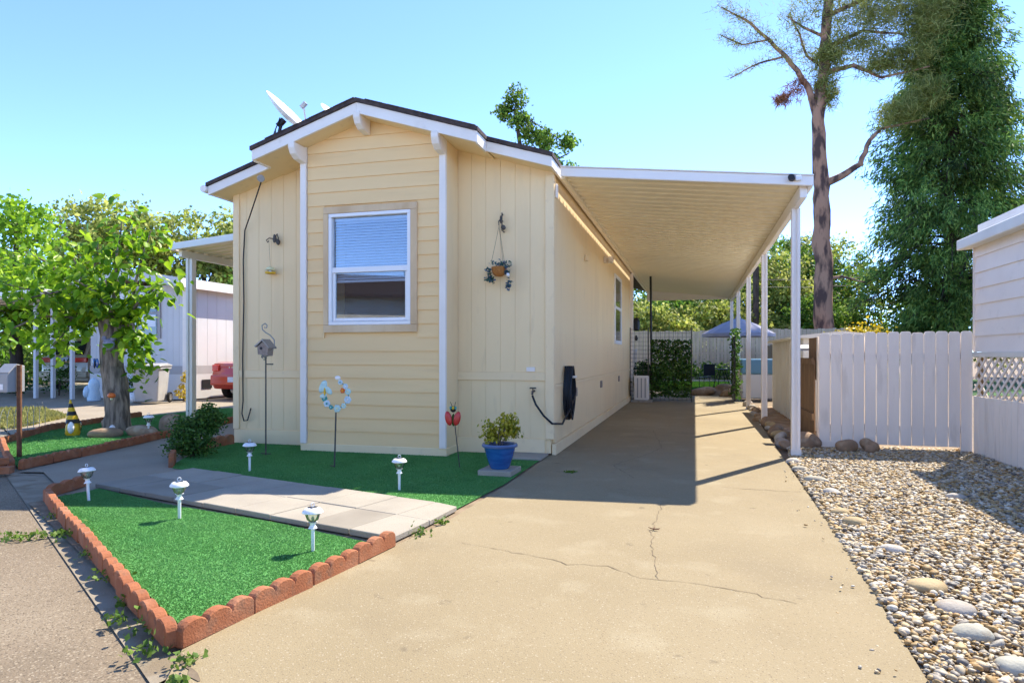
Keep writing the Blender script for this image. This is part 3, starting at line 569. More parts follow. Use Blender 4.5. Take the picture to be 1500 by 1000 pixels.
# ================================================================== PAVING AND EDGING
WK = T('paver_walk', 'raised walk of square concrete pavers crossing the artificial lawn', 'paving', (-3.6,4.95,0))
A = Vector((-1.93,4.06)); u = (Vector((-5.46,5.02))-A); Lw = u.length; u.normalize(); v = Vector((-u.y,u.x)); v = v if v.y > 0 else -v
nn = 9; sz = Lw/nn; wd = .505
for r in range(2):
    for i in range(nn):
        o = A + u*(sz*i+.004) + v*(wd*r+.003); e = sz-.008; f = wd-.006; h = .042+random.uniform(-.004,.004)
        sh = (.0 if r == 0 else .0)
        p = [o, o+u*e, o+u*e+v*f, o+v*f]
        if i == 0: p = [Vector((min(q.x,-1.91+.075*(q.y-4.06)), q.y)) for q in p]; 
        m = MB(); m.pz([(q.x,q.y) for q in p], .0, h); part('paver', m, 'slabdark' if (r == 0 and i > 6) or random.random() < .12 else 'slab', WK, bevel=.005)
def scallop_block(L, n, h, th):
    m = MB(); pts = [(0,0)]; s = L/n; b = h*.66
    pts = [(0,0)]
    for i in range(n):
        for k in range(0 if i == 0 else 1, 7):
            t = math.pi*(1-k/6); pts.append((s*(i+.5)+s*.5*math.cos(t), b+(h-b)*math.sin(t)))
    pts.append((L,0)); m.py(pts, -th/2, th/2); return m
def edging(name, label, runs, L, n, h, th=.055):
    t = T(name, label, 'edging', (*runs[0][0],0))
    me = scallop_block(L-.006, n, h, th).mesh('edging_block', 'terracotta', bevel=.006)
    for run in runs:
        for a, b in zip(run[:-1], run[1:]):
            a, b = Vector(a), Vector(b); D = (b-a).length; k = max(1, round(D/L)); dirv = (b-a).normalized()
            for i in range(k):
                p = a + dirv*(D/k*i); o = link('edging_block', me, t); q = Vector((p.x,p.y,0))-t.location
                o.location = (q.x+random.gauss(0,.004), q.y+random.gauss(0,.004), random.uniform(-.012,.004)); o.scale = (D/k/L,1,1)
                o.rotation_euler = (random.gauss(0,.02), 0, math.atan2(dirv.y,dirv.x)+random.gauss(0,.012))
    return t
edging('scalloped_edging', 'terracotta coloured scalloped edging round the front wedge of artificial lawn', [[(-2.16,2.36),(-5.43,4.50)], [(-2.14,2.38),(-1.90,4.02)], [(-5.46,4.55),(-5.62,5.05)]], .455, 3, .11)
edging('scalloped_edging', 'terracotta coloured scalloped edging round the artificial lawn by the leafy tree', [[(-7.12,5.62),(-7.5,7.4)], [(-7.5,7.4),(-7.86,8.72)], [(-7.86,8.72),(-8.35,10.7)], [(-7.2,5.58),(-9.3,7.05)], [(-9.32,7.08),(-10.28,8.6)], [(-10.28,8.6),(-10.8,11.0)]], .48, 4, .115)
edging('scalloped_edging', 'short terracotta coloured edging curving round the green shrub by the house', [[(-5.62,6.15),(-5.85,6.45)], [(-6.2,6.95),(-6.28,7.5)], [(-6.28,7.5),(-6.25,8.0)]], .4, 3, .16)
# loose bricks at the street end of the far edging
for i, (x, y, z, rz) in enumerate([(-7.05,5.35,0,.5),(-7.35,5.5,0,.7),(-7.2,5.42,.075,1.0),(-7.6,5.72,0,.55)]):
    m = MB(); m.obox((0,0,.037), (.2,.10,.074)); o = solo('brick', m, 'terracotta', ['loose red brick nearest the path at the mailbox corner','loose red brick beside the mailbox post','loose red brick lying on top of the two others','loose red brick farthest along the street edge'][i], 'brick', group='loose bricks by the mailbox', bevel=.006); o.location = (x,y,z); o.rotation_euler = (0,0,rz)

# ================================================================== STONES
def rock(name, x, y, sx, sy, sz, mt, label, grp, rot=0, zc=.3, seed=0):
    m = MB(); m.blob((0,0,sz*zc), (sx,sy,sz), seed, 3, .16 if 'river' in name else .42); o = solo(name, m, mt, label, 'stone', group=grp, smooth='all'); o.location = (x,y,0); o.rotation_euler = (0,0,rot)
st = [(1.13,8.35,.09,.07,'stone_white','pale river stone beside the front carport post'),(1.12,7.8,.12,.07,'stone_green','flat greenish stone, second from the front carport post'),(1.17,7.15,.13,.08,'stone_green','flat greenish stone, third from the front carport post'),
      (1.20,6.55,.1,.07,'stone_white','pale river stone, fourth from the front carport post'),(1.13,5.72,.1,.07,'stone_tan','small tan stone at the driveway edge, upper of the tan pair'),(1.16,5.4,.11,.08,'stone_tan','small tan stone at the driveway edge, lower of the tan pair'),
      (1.24,4.72,.1,.08,'stone_white','cream flat stone half buried in the gravel'),(1.23,4.02,.12,.09,'stone_tan','broad tan stone in the middle of the gravel border'),(1.25,3.70,.11,.09,'stone_grey','round grey stone just in front of the broad tan one'),
      (1.21,3.38,.1,.07,'stone_green','half buried flat stone in front of the round grey one'),(1.26,3.07,.1,.08,'stone_green','pale green grey stone, second nearest the camera'),(1.25,2.74,.115,.085,'stone_grey','large grey stone nearest the camera in the gravel'),
      (1.28,2.50,.09,.07,'stone_tan','tan stone cut by the bottom of the picture'),(2.22,6.6,.11,.06,'stone_white','pale stone alone in the middle of the gravel')]
for i, (x, y, a, b, mt, lab) in enumerate(st): rock('river_stone', x-.02, y, a*.82, b*.85, .042, mt, lab, 'river stones in the gravel', random.uniform(-.5,.5), .25, i)
for i, x in enumerate((1.86,2.16)):
    m = MB(); m.blob((0,0,.075), (.105,.09,.095), 21+i, 3, .35); o = solo('stone_block', m, 'stone_brown', ['left of the two round rough blocks holding the white gate','right of the two round rough blocks holding the white gate'][i], 'stone', group='blocks at the white gate', smooth='all'); o.location = (x,9.42,0)
BC = ['stone_brown','stone_grey','stone_white','stone_tan']
NUM = 'one two three four five six seven eight nine ten eleven twelve thirteen fourteen fifteen sixteen seventeen eighteen nineteen twenty twentyone twentytwo'.split()
for i in range(22):
    y = 9.75+i*.36; rock('border_stone', 1.20+.012*(y-9)+random.uniform(-.04,.05), y, random.uniform(.08,.13), random.uniform(.07,.10), random.uniform(.05,.085), BC[i%4 if i%5 else 0], '%s border stone, number %s back from the front carport post' % ({'stone_brown':'brown','stone_grey':'grey','stone_white':'pale','stone_tan':'tan'}[BC[i%4 if i%5 else 0]], NUM[i]), 'border stones under the carport', random.uniform(0,3), .4, 40+i)
m = MB(); m.blob((0,0,.09), (.2,.13,.12), 3, 3, .2); o = solo('stone_block', m, 'stone_brown', 'large brown block beside the foot of the front carport post', 'stone', smooth='all'); o.location = (1.42,9.75,0)
for i in range(14):
    y = 10.0+i*.5; m = MB(); m.obox((0,0,.02), (.46,.36,.05)); o = solo('stepping_stone', m, 'stone_brown', 'flat brown stepping slab, number %s back from the front carport post' % NUM[i], 'paver', group='stepping slabs behind the carport posts', bevel=.012); o.location = (1.52+.012*i,y,0); o.rotation_euler = (0,0,random.gauss(0,.05))
for i, (x, y, a, b, c) in enumerate([(-.35,21.6,.33,.25,.16),(.12,21.9,.36,.24,.2),(.35,21.1,.22,.2,.15)]):
    rock('boulder', x+.65, y, a, b, c, 'stone_brown', ['low brown boulder, left of the heap at the lawn edge','tallest brown boulder of the heap at the lawn edge','front small boulder of the heap at the lawn edge'][i], 'boulders at the back lawn', 0, .6, 70+i)
for i, (x, y, a, b, c, r_) in enumerate([(-8.75,8.15,.25,.16,.11,.3),(-8.15,8.45,.3,.13,.10,.2),(-7.95,8.85,.24,.17,.19,.1),(-8.35,9.3,.3,.2,.16,0),(-9.65,9.15,.22,.15,.13,0)]):
    rock('field_stone', x, y, a, b, c, 'stone_brown', ['large pale brown stone at the left foot of the leafy tree','flat slab like stone in front of the leafy tree','upright grey brown stone right of the leafy tree','dark stone behind the leafy tree trunk','small stone at the far side of the leafy tree'][i], 'stones round the tree foot', r_, .5, 90+i)

# ================================================================== SOLAR LIGHTS
def solar():
    t = T('solar_light', 'x', 'garden light', (0,0,0), 0, 'white solar path lights')
    part('stake', MB().lathe([(.011,0),(.012,.13),(.013,.15)], n=10), 'lampwhite', t, smooth=True, local=True)
    part('collar', MB().lathe([(.012,.148),(.028,.15),(.022,.16),(.016,.17),(.02,.185),(.03,.19)], n=16), 'lampwhite', t, smooth=True, local=True)
    part('lens', MB().lathe([(.018,.19),(.036,.205),(.046,.235),(.048,.248)], n=18), 'lampglass', t, smooth=True, local=True)
    part('bulb', MB().lathe([(.008,.19),(.010,.21),(.006,.225)], n=8), 'bingrey', t, smooth=True, local=True)
    cap = part('cap', MB().lathe([(.06,.246),(.066,.25),(.064,.258),(.05,.275),(.03,.281),(.004,.282)], n=24), 'lampwhite', t, smooth=True, local=True)
    part('solar_cell', MB().obox((0,0,.284), (.045,.045,.005)), 'solar', cap, local=True)
    m = MB(); m.tube([(.0,.013*math.cos(a),.298+.013*math.sin(a)) for a in [i*math.pi/6 for i in range(13)]], .0028, 6); part('ring', m, 'lampwhite', cap, smooth=True, local=True)
    return t
S0 = solar()
for i, (x, y, lab, tl) in enumerate([(-2.34,3.75,'white solar light nearest the driveway in the front artificial lawn',.02),(-3.79,4.23,'white solar light in the middle of the front artificial lawn',-.05),(-5.0,4.54,'white solar light at the street corner of the front artificial lawn',-.10),
        (-2.63,5.66,'white solar light between the paver walk and the blue pot',0),(-4.62,6.17,'white solar light standing below the birdhouse stake',0),(-8.05,8.35,'white solar light beside the leafy tree',.02)]):
    o = S0 if i == 0 else dup(S0); o.location = (x,y,0); o.rotation_euler = (tl*.4, tl, random.uniform(0,3)); o['label'] = lab; s = (1.0,1.03,1.03,1.06,1.1,1.18)[i]; o.scale = (s,s,s)

# ================================================================== GARDEN ORNAMENTS AND POT
P = T('flower_pot', 'glazed blue pot with a yellow green shrub on a grey slab', 'plant pot', (-1.98,6.74,.06)); P.scale = (.86,.86,.86)
part('pot', MB().lathe([(.11,0),(.125,.02),(.165,.14),(.19,.25),(.192,.265),(.17,.262),(.15,.2),(.0,.2)], n=32), 'blue', P, smooth=True, local=True)
part('rim', MB().lathe([(.186,.262),(.218,.265),(.222,.285),(.21,.305),(.185,.30),(.18,.27)], n=32), 'bluerim', P, smooth=True, local=True)
part('soil', MB().lathe([(.0,.262),(.182,.263),(.182,.27),(.0,.285)], n=20), 'soil', P, local=True)
Pt, _ = blobs_points([(0,.0,.46,.20,.18,.13),(.09,0,.56,.13,.13,.10),(-.10,.0,.40,.13,.15,.08),(.17,0,.46,.08,.09,.08)], -26, 10, .24, .2)
Vv, Ff = leaves(Pt, .043, 'quad', dirs=np.array([0,-.3,.6]), spread=1); link('foliage', npmesh('foliage', Vv, Ff, 'leaf_yellow'), P)
m = MB(); [m.tube([(random.uniform(-.04,.04),random.uniform(-.04,.04),.27),(random.uniform(-.15,.2),random.uniform(-.1,.1),.5)], .005, 5) for _ in range(9)]; part('stems', m, 'barkgrey', P, local=True)
m = MB(); m.obox((0,0,.03), (.36,.38,.06)); o = solo('slab', m, 'slab', 'grey concrete slab under the blue pot', 'slab', bevel=.006); o.location = (-1.98,6.74,0); o.rotation_euler = (0,0,-.03)
m = MB(); m.box(-2.28,-1.75,7.66,8.12,.0,.03); solo('slab', m, 'slab', 'low concrete pad against the house wall behind the blue pot', 'slab', bevel=.005)
# butterfly stake
B = T('garden_stake', 'crescent garden stake of pale flowers with a butterfly on a dark rod', 'garden ornament', (-3.85,6.6,0))
part('rod', MB().tube([(0,0,0),(.01,0,.3),(.02,0,.64)], .009, 8).box(-.05,0,-.006,.006,.018,.028), 'iron', B, smooth=True, local=True)
ar = [(.03+.145*math.cos(a), 0, .81+.145*math.sin(a)) for a in np.linspace(R(75),R(-205),24)]
part('crescent', MB().tube(ar, .006, 6), 'teal', B, smooth=True, local=True)
def flower(par, x, z, r, mt, cmt, nm='flower'):
    m = MB()
    for k in range(6):
        a = k*math.pi/3; m.blob((x+r*.6*math.cos(a), -.015, z+r*.6*math.sin(a)), (r*.48,.006,r*.48), k, 2, .05)
    f = part(nm, m, mt, par, smooth='all', local=True); part('centre', MB().blob((x,-.022,z), (r*.3,.008,r*.3), 1, 2, .02), cmt, f, smooth='all', local=True)
for i, (a, r, mt, cm_) in enumerate([(70,.028,'paleblue','teal'),(40,.03,'paleblue','white'),(15,.036,'mint','paleyellow'),(-20,.042,'paleblue','white'),(-52,.03,'mint','paleyellow'),(-85,.042,'mint','paleyellow'),(-115,.026,'teal','mint'),(-140,.04,'paleblue','teal'),(-165,.036,'teal','mint')]):
    flower(B, .03+.15*math.cos(R(a)), .81+.15*math.sin(R(a)), r, mt, cm_)
flower(B, .11, .86, .03, 'orange', 'yellow')
for sx, sz_, a, r_ in ((-.125,.90,.5,.075),(-.06,.86,-.9,.06),(-.12,.80,1.2,.045)):
    m = MB(); m.blob((0,0,0), (r_*.55,.005,r_), 2, 2, .08); e = Euler((0,a,0)).to_matrix(); m.v = [tuple(e@Vector(p)+Vector((sx,-.03,sz_))) for p in m.v]; part('wing', m, 'mint', B, smooth='all', local=True)
part('butterfly_body', MB().blob((-.10,-.035,.845), (.012,.012,.045), 3, 2, .05), 'yellow', B, smooth='all', local=True)
m = MB(); m.blob((.055,-.02,1.0),(.035,.006,.022),4,2,.1); part('bird', m, 'vinyl', B, smooth='all', local=True)
# birdhouse stake
B = T('birdhouse_stake', 'small weathered birdhouse with scrolled iron hook on a tall thin rod', 'birdhouse', (-5.15,7.19,0))
part('rod', MB().tube([(0,0,0),(0,0,1.24)], .009, 8).box(-.07,.07,-.006,.006,.02,.03).box(.01,.10,-.012,.012,1.13,1.145), 'iron', B, local=True)
b_ = part('birdhouse', MB().py([(-.075,1.26),(.06,1.24),(.075,1.34),(.0,1.42),(-.085,1.36)], -.06, .06), 'birdwood', B, bevel=.005, local=True)
part('entrance_hole', MB().lathe([(.0,0),(.017,0),(.017,.006),(0,.006)], (-.02,-.066,1.335), 14, (R(90),0,0)), 'black', b_, local=True)
part('roof', MB().py([(-.10,1.35),(-.0,1.43),(.095,1.33),(.10,1.345),(.0,1.45),(-.11,1.365)], -.08, .08), 'steel', b_, local=True)
part('scroll', MB().tube([(.08,0,1.30),(.125,0,1.36),(.12,0,1.44),(.06,0,1.50),(-.0,0,1.53),(-.05,0,1.57),(-.055,0,1.62),(-.01,0,1.645),(.02,0,1.62),(.01,0,1.59),(-.02,0,1.595)], .007, 6), 'steel', B, smooth=True, local=True)
Pt, _ = blobs_points([(-.02,-.03,1.235,.08,.05,.03)], -8, 3, .2, .2); Vv, Ff = leaves(Pt, .035, 'quad'); link('metal_leaves', npmesh('metal_leaves', Vv, Ff, 'steel'), B)
# ladybird stake
B = T('ladybird_stake', 'red winged ladybird ornament on a thin dark rod beside the bay', 'garden ornament', (-2.51,6.97,0))
part('rod', MB().tube([(.0,0,0),(-.03,0,.25),(-.06,0,.5)], .006, 6), 'iron', B, local=True)
for sx, a in ((-.05,-.25),(.05,.25)):
    m = MB(); m.blob((0,0,0), (.042,.02,.085), 5, 2, .03); e = Euler((0,a,0)).to_matrix(); m.v = [tuple(e@Vector(p)+Vector((sx-.075,-.02,.545))) for p in m.v]; part('wing', m, 'redglaze', B, smooth='all', local=True)
part('body', MB().blob((-.075,0,.53), (.022,.02,.075), 6, 2, .05), 'leaf_ivy', B, smooth='all', local=True)
part('head', MB().blob((-.075,-.005,.65), (.036,.03,.036), 7, 2, .05), 'black', B, smooth='all', local=True)
for sx, mt in ((-.03,'teal'),(.0,'yellow'),(.03,'teal')): part('eye', MB().blob((-.065+sx,-.035,.665), (.013,.01,.02), 8, 2, .05), mt, B, smooth='all', local=True)
part('antennae', MB().tube([(-.09,0,.68),(-.11,0,.73)], .003, 5).tube([(-.06,0,.68),(-.05,0,.73)], .003, 5), 'black', B, local=True)
# hose
Hs = T('garden_hose', 'black garden hose coiled on a white hanger at the house corner', 'hose', (-1.66,8.85,.4))
part('hanger', MB().box(-1.699,-1.68,8.83,9.2,.86,1.02).box(-1.68,-1.56,8.9,9.1,.94,.97), 'white', Hs, bevel=.006)
hp = []
for k in range(9):
    o = k*.016
    for a in np.linspace(0, 2*math.pi, 18, endpoint=False):
        ca, sa = math.cos(a), math.sin(a); top = .5 if sa > 0 else 1
        hp.append((-1.67+o*.75+.004*math.sin(a*3+k), 8.86+.17*ca*(1-.25*abs(sa))+random.gauss(0,.006), .76+.34*sa-(.04*math.sin(k*2.1) if sa < 0 else 0)))
hp += [(-1.6,8.65,.5),(-1.63,8.4,.37),(-1.70,8.10,.40),(-1.80,8.06,.50),(-1.9,8.05,.64),(-1.94,8.04,.75)]
part('tube', MB().tube(hp, .0135, 7), 'hose', Hs, smooth=True)
# hanging basket on the right wing
B = T('hanging_basket', 'half round hanging basket of trailing blue green leaves on the right wing wall', 'hanging basket', (-2.37,8.04,2.33))
part('hook', MB().tube([(.02,.10,.62),(.02,.02,.64),(.0,-.02,.60),(.0,-.01,.55)], .007, 6).blob((.015,.02,.63),(.018,.02,.05),3,2,.2).blob((.05,.03,.53),(.03,.02,.03),4,2,.2).tube([(.02,.1,.7),(.02,.06,.72),(.02,.06,.50),(.04,.1,.48)], .008, 6), 'iron', B, smooth=True, local=True)
part('hanger_wire', MB().tube([(0,0,.55),(-.09,-.06,.05)], .002, 4).tube([(0,0,.55),(.09,-.06,.05)], .002, 4).tube([(0,0,.55),(.03,.09,.05)], .002, 4), 'iron', B, local=True)
part('liner', MB().lathe([(.0,-.09),(.05,-.085),(.085,-.05),(.10,.02),(.09,.03),(0,.02)], n=20), 'coir', B, smooth=True, local=True)
Pt, _ = blobs_points([(0,-.02,.06,.13,.10,.05),(-.12,-.03,-.04,.05,.05,.11),(.12,-.03,-.02,.04,.04,.11),(.13,-.02,-.20,.025,.03,.12),(-.10,-.02,-.14,.04,.03,.07)], -14, 6, .25, .2)
Vv, Ff = leaves(Pt, .032, 'quad'); link('foliage', npmesh('foliage', Vv, Ff, 'leaf_blue'), B)
part('flower', MB().blob((.13,-.05,-.08), (.022,.018,.022), 2, 2, .2), 'vinyl', B, smooth='all', local=True)
# hanging feeder on the left wing
B = T('bird_feeder', 'small yellow bird feeder hanging from a dark scroll bracket on the left wing', 'bird feeder', (-5.70,8.06,2.38))
part('bracket', MB().tube([(.03,.09,.50),(-.02,.0,.50),(-.05,-.02,.47),(-.03,-.02,.44),(-.01,-.02,.46)], .008, 6).blob((.04,.03,.5),(.03,.02,.055),3,2,.3).blob((.10,.04,.45),(.03,.02,.035),4,2,.3).tube([(.03,.05,.5),(.08,.04,.56),(.11,.03,.49)], .008, 6), 'iron', B, smooth=True, local=True)
part('string', MB().tube([(-.01,-.02,.46),(0,0,.10)], .002, 4), 'iron', B, local=True)
part('roof', MB().lathe([(.075,.05),(.05,.085),(.004,.11)], n=16), 'paleyellow', B, smooth=True, local=True)
part('tray', MB().lathe([(.05,0),(.07,.005),(.075,.025),(.06,.02),(0,.02)], n=16), 'yellow', B, smooth=True, local=True)
part('seed_tube', MB().lathe([(.03,.02),(.03,.05)], n=10), 'lampglass', B, local=True)
# mailbox
B = T('mailbox', 'grey mailbox with sloping lid on a rusty pipe by the street', 'mailbox', (-7.95,6.25,0))
part('pole', MB().tube([(0,0,-.05),(0,0,1.13)], .027, 10), 'rust', B, smooth=True, local=True)
m = MB(); m.px([(-.12,.80),(.10,.80),(.10,1.12),(-.0,1.14),(-.12,1.02)], -.21, -.035); bxm = part('box', m, 'bingrey', B, bevel=.006, local=True)
part('lid', MB().obox((-.12,-.062,1.088), (.20,.15,.012), (R(-42) if 0 else R(45),0,0)), 'bingrey', bxm, local=True)
part('name_card', MB().box(-.19,-.10,-.126,-.121,.83,.90), 'vinyl', bxm, local=True)
# gnome
B = T('garden_gnome', 'gnome figurine with a tall yellow and black striped hat on the turf', 'figurine', (-9.3,8.16,0)); B.scale = (.8,.8,.8)
part('body', MB().lathe([(.0,0),(.11,0),(.13,.06),(.12,.2),(.08,.28),(.0,.29)], n=18), 'yellow', B, smooth=True, local=True)
part('beard', MB().blob((.05,-.09,.17), (.07,.05,.12), 3, 2, .1), 'vinyl', B, smooth='all', local=True)
for k in range(6):
    z0, z1 = .25+k*.075, .25+(k+1)*.075; r0, r1 = .125*(1-k/6.6), .125*(1-(k+1)/6.6); part('hat_band', MB().lathe([(r0,z0),(r1,z1)], (-.012*k,0,0), 16), 'black' if k%2 == 0 else 'yellow', B, smooth=True, local=True)
part('wing', MB().blob((.14,.03,.2), (.05,.01,.1), 3, 2, .1), 'lampglass', B, smooth='all', local=True)
# ================================================================== FENCES AND RIGHT HAND LOT
F = T('white_fence', 'white painted dog eared picket gate and fence closing the side yard', 'fence', (2.52,9.75,0))
pw = (3.43-1.62)/13
for i in range(13):
    x0 = 1.62+pw*i; gp = random.uniform(.0015,.005); a, b = x0+gp, x0+pw-gp; zt = 1.55+random.uniform(-.012,.012) - (.015 if i < 4 else 0); zb = .02 if i < 4 or i == 12 else .07
    m = MB(); c = .028; m.py([(a,zb),(b,zb),(b,zt-c),(b-c*.35,zt-c*.35),(b-c,zt),(a+c,zt),(a+c*.35,zt-c*.35),(a,zt-c)], 9.74+random.uniform(-.004,.004), 9.762); part('picket', m, 'picket', F, bevel=.003)
for z0, z1 in ((.25,.34),(1.2,1.29)): part('rail', MB().box(1.63,3.42,9.768,9.805,z0,z1), 'picket', F)
for x in (1.66,2.18,3.36): part('fence_post', MB().box(x-.045,x+.045,9.808,9.898,0,1.5), 'picket', F, bevel=.005)
part('kick_board', MB().box(1.625,2.18,9.728,9.7385,.02,.10), 'picket', F)
RH = T('neighbouring_home', 'white lap sided home with lattice skirting at the right edge', 'house', (3.6,7.2,0))
RX, RY0, RY1 = 3.45, 3.6, 9.735
part('wall_core', MB().box(RX+.03,7.5,RY0,RY1,1.29,2.9), 'white', RH)
z = 1.29; i = 0
while z < 2.68:
    m = MB(); m.py([(RX-.006,z),(RX+.03,z),(RX+.03,z+.215),(RX+.012,z+.215)], RY0, RY1); part('siding_board', m, 'white', RH); 
    part('siding_board', MB().px([(RY1-.001,z),(RY1+.03,z),(RY1+.016,z+.215),(RY1-.001,z+.215)], RX+.0, 7.5), 'white', RH); z += .2
part('underfloor', MB().box(RX+.55,7.4,RY0+.1,RY1-.1,0,1.285), 'brownwood', RH)
part('corner_trim', MB().box(RX-.012,RX+.06,RY1+.031,RY1+.04,1.29,2.68), 'alu', RH)
part('belt_board', MB().box(RX-.03,RX+.03,RY0,RY1+.02,1.225,1.288), 'shedw', RH, bevel=.004)
part('roof', MB().prism([(3.28,2.60),(7.6,3.02),(7.6,3.15),(3.28,2.73)], lambda x, z: (x,RY0-.2,z), lambda x, z: (x,RY1+.12,z)), 'shedw', RH, bevel=.01)
lat = T('lattice_panel', 'white diagonal lattice panel under the lap siding', 'lattice', (RX,9.0,.73)); 
y = RY0
import itertools
for sgn, xo in ((1,0),(-1,.012)):
    y = 3.7
    while y < RY1+.6:
        ya, za, yb, zb = y, .735, y-.63*sgn*1., 1.222
        if sgn == -1: ya, yb = y-.63, y
        # clip at the end of the wall
        lo, hi = 3.6, RY1
        def zc(yy): return za+(zb-za)*(yy-ya)/(yb-ya)
        if max(ya,yb) > hi:
            if ya > hi: za, ya = zc(hi), hi
            else: zb, yb = zc(hi), hi
        if min(ya,yb) < lo or abs(ya-yb) < .03: y += .18; continue
        m = MB(); h = .036
        m.px([(ya,za),(ya+h*1.4,za),(yb+h*1.4,zb),(yb,zb)], RX+xo-.006, RX+xo+.005); part('lattice_strip', m, 'picket', lat); y += .18
part('post', MB().box(RX+.02,RX+.06,9.64,9.72,.735,1.22), 'stone_tan', lat)
SK = T('skirting', 'white vertical board skirting under the lattice', 'skirting', (RX,8,0))
for i in range(40):
    y = RY1-.15*(i+1); part('board', MB().box(RX-.02,RX+.005,y+.004,y+.146,.0,.73+random.uniform(-.004,.004)), 'picket', SK, bevel=.003)
# side yard: brown gate, shed
G = T('brown_gate', 'open brown board gate standing behind the white fence end', 'gate', (1.62,9.9,0))
for i in range(9): part('board', MB().box(1.60,1.62,10.0+i*.15,10.0+i*.15+.143,.05,1.18+.02*(i%2)), 'brownwood', G, bevel=.003)
for z in (.35,1.12): part('rail', MB().box(1.57,1.599,10.0,11.34,z,z+.09), 'brownwood', G)
for i in range(8): part('board', MB().box(1.66,1.68,9.93+i*.15,9.93+i*.15+.143,.9,1.5), 'brownwood', G) if i < 6 else None
SH = T('shed', 'low cream metal garden shed behind the brown gate', 'shed', (2.6,14,0))
part('wall', MB().box(1.74,2.9,11.9,16.4,.0,1.56), 'shedw', SH)
for i in range(20): part('rib', MB().box(1.725,1.74,11.95+i*.22,12.0+i*.22,.02,1.55), 'shedw', SH)
part('roof', MB().py([(1.64,1.57),(2.3,1.64),(3.0,1.57),(3.0,1.53),(1.64,1.53)], 11.8, 16.5), 'shedw', SH)
part('door', MB().box(1.9,2.8,11.88,11.899,.05,1.5), 'shedw', SH)
m = MB(); m.prism([(0,0),(.3,0),(.3,.03),(0,.03)], lambda a, b: (1.5+a,10.8,1.32+b), lambda a, b: (1.5+a,11.1,1.38+b)); solo('wall_shelf', m, 'greytrim', 'small dark shelf jutting from the brown gate boards', 'shelf')
# back fence
BF = T('back_fence', 'tall weathered board fence across the end of the back lawn', 'fence', (0,33.5,0))
for i in range(66):
    x = -3.6+i*.16; part('board', MB().box(x+.004,x+.152,33.5+random.uniform(-.01,.01),33.525,.02,2.42+random.uniform(-.03,.03)+(.06 if x > 2 else 0)), 'fencewood', BF)
for z in (.4,1.3,2.1): part('rail', MB().box(-3.6,6.9,33.53,33.57,z,z+.09), 'fencewood', BF)
SF = T('side_fence', 'dark brown board fence running back on the right of the lawn', 'fence', (3.0,24,0))
for i in range(60): y = 17+i*.27; part('board', MB().box(2.75+.02*(y-17),2.775+.02*(y-17),y,y+.26,.02,1.65+random.uniform(-.04,.04)), 'brownwood', SF)
# wire screen, ivy, pole, air conditioner
SCR = T('ivy_screen', 'wire fence panel covered with dark artificial ivy leaves', 'screen', (-.6,18.4,0))
m = MB()
for i in range(15): m.tube([(-1.68+i*.114,18.4,.03),(-1.68+i*.114,18.4,1.95)], .004, 4, False)
for i in range(18): m.tube([(-1.68,18.4,.05+i*.112),(-.08,18.4,.05+i*.112)], .004, 4, False)
part('wire_mesh', m, 'iron', SCR)
for x in (-1.69,-1.2,-.07): part('post', MB().tube([(x,18.4,0),(x,18.4,2.0)], .014, 6), 'iron', SCR)
Pt = np.c_[rng.uniform(-1.12,-.07,3000), rng.normal(18.4,.035,3000), .12+1.54*rng.uniform(0,1,3000)]
Vv, Ff = leaves(Pt-np.array([-.6,18.4,0]), .075, 'quad', dirs=np.array([0,-.6,-.4])); link('ivy', npmesh('ivy', Vv, Ff, 'leaf_shrub'), SCR)
G2 = T('ivy_gate', 'narrow open gate wrapped in bright ivy beside the carport posts', 'gate', (1.05,18.6,0))
part('frame', MB().box(1.0,1.04,18.3,19.4,.05,1.75), 'black', G2)
Pt = np.c_[rng.normal(1.06,.06,900), rng.uniform(18.25,19.4,900), rng.uniform(.1,1.95,900)]
Vv, Ff = leaves(Pt-np.array([1.05,18.6,0]), .085, 'quad'); link('ivy', npmesh('ivy2', Vv, Ff, 'leaf_shrub'), G2)
m = MB(); m.tube([(-1.13,18.7,.0),(-1.16,18.7,3.42)], .03, 8); solo('black_pole', m, 'black', 'thin black pole reaching the carport ceiling', 'pole', (-1.13,18.7,0), smooth=True)
AC = T('air_conditioner', 'white outdoor air conditioner unit with louvred grille by the ivy screen', 'air conditioner', (-1.35,18.0,0))
part('casing', MB().box(-1.55,-1.17,17.95,18.3,.06,.70), 'alu', AC, bevel=.015)
for i in range(7): part('louvre', MB().box(-1.52+i*.05,-1.49+i*.05,17.935,17.949,.12,.64), 'bingrey' if i%2 else 'alu', AC)
part('base', MB().box(-1.62,-1.08,17.9,18.35,0,.058), 'stone_grey', AC)
Pl = T('dark_shrub', 'dark leafy shrub behind the air conditioner', 'shrub', (-1.3,18.75,0))
Pt, _ = blobs_points([(0,0,.85,.4,.25,.3),(-.15,0,.5,.35,.25,.4),(.25,0,.6,.25,.2,.35)], -45, 8, .2, .3); Vv, Ff = leaves(Pt, .07, 'quad'); link('foliage', npmesh('foliage', Vv, Ff, 'leaf_ivy'), Pl)
part('stem', MB().tube([(0,0,0),(0,0,.6)], .03, 6).tube([(0,0,.3),(.2,0,.8)], .02, 6), 'barkdark', Pl, local=True)
L = T('wall_lantern', 'black lantern and wind chimes hanging at the rear corner of the house', 'lantern', (-1.55,18.7,1.9))
part('arm', MB().tube([(-.2,0,.75),(-.05,0,.78),(.02,0,.7)], .012, 6).tube([(-.2,0,.15),(-.1,0,.2),(-.02,0,.15)], .012, 6), 'iron', L, local=True)
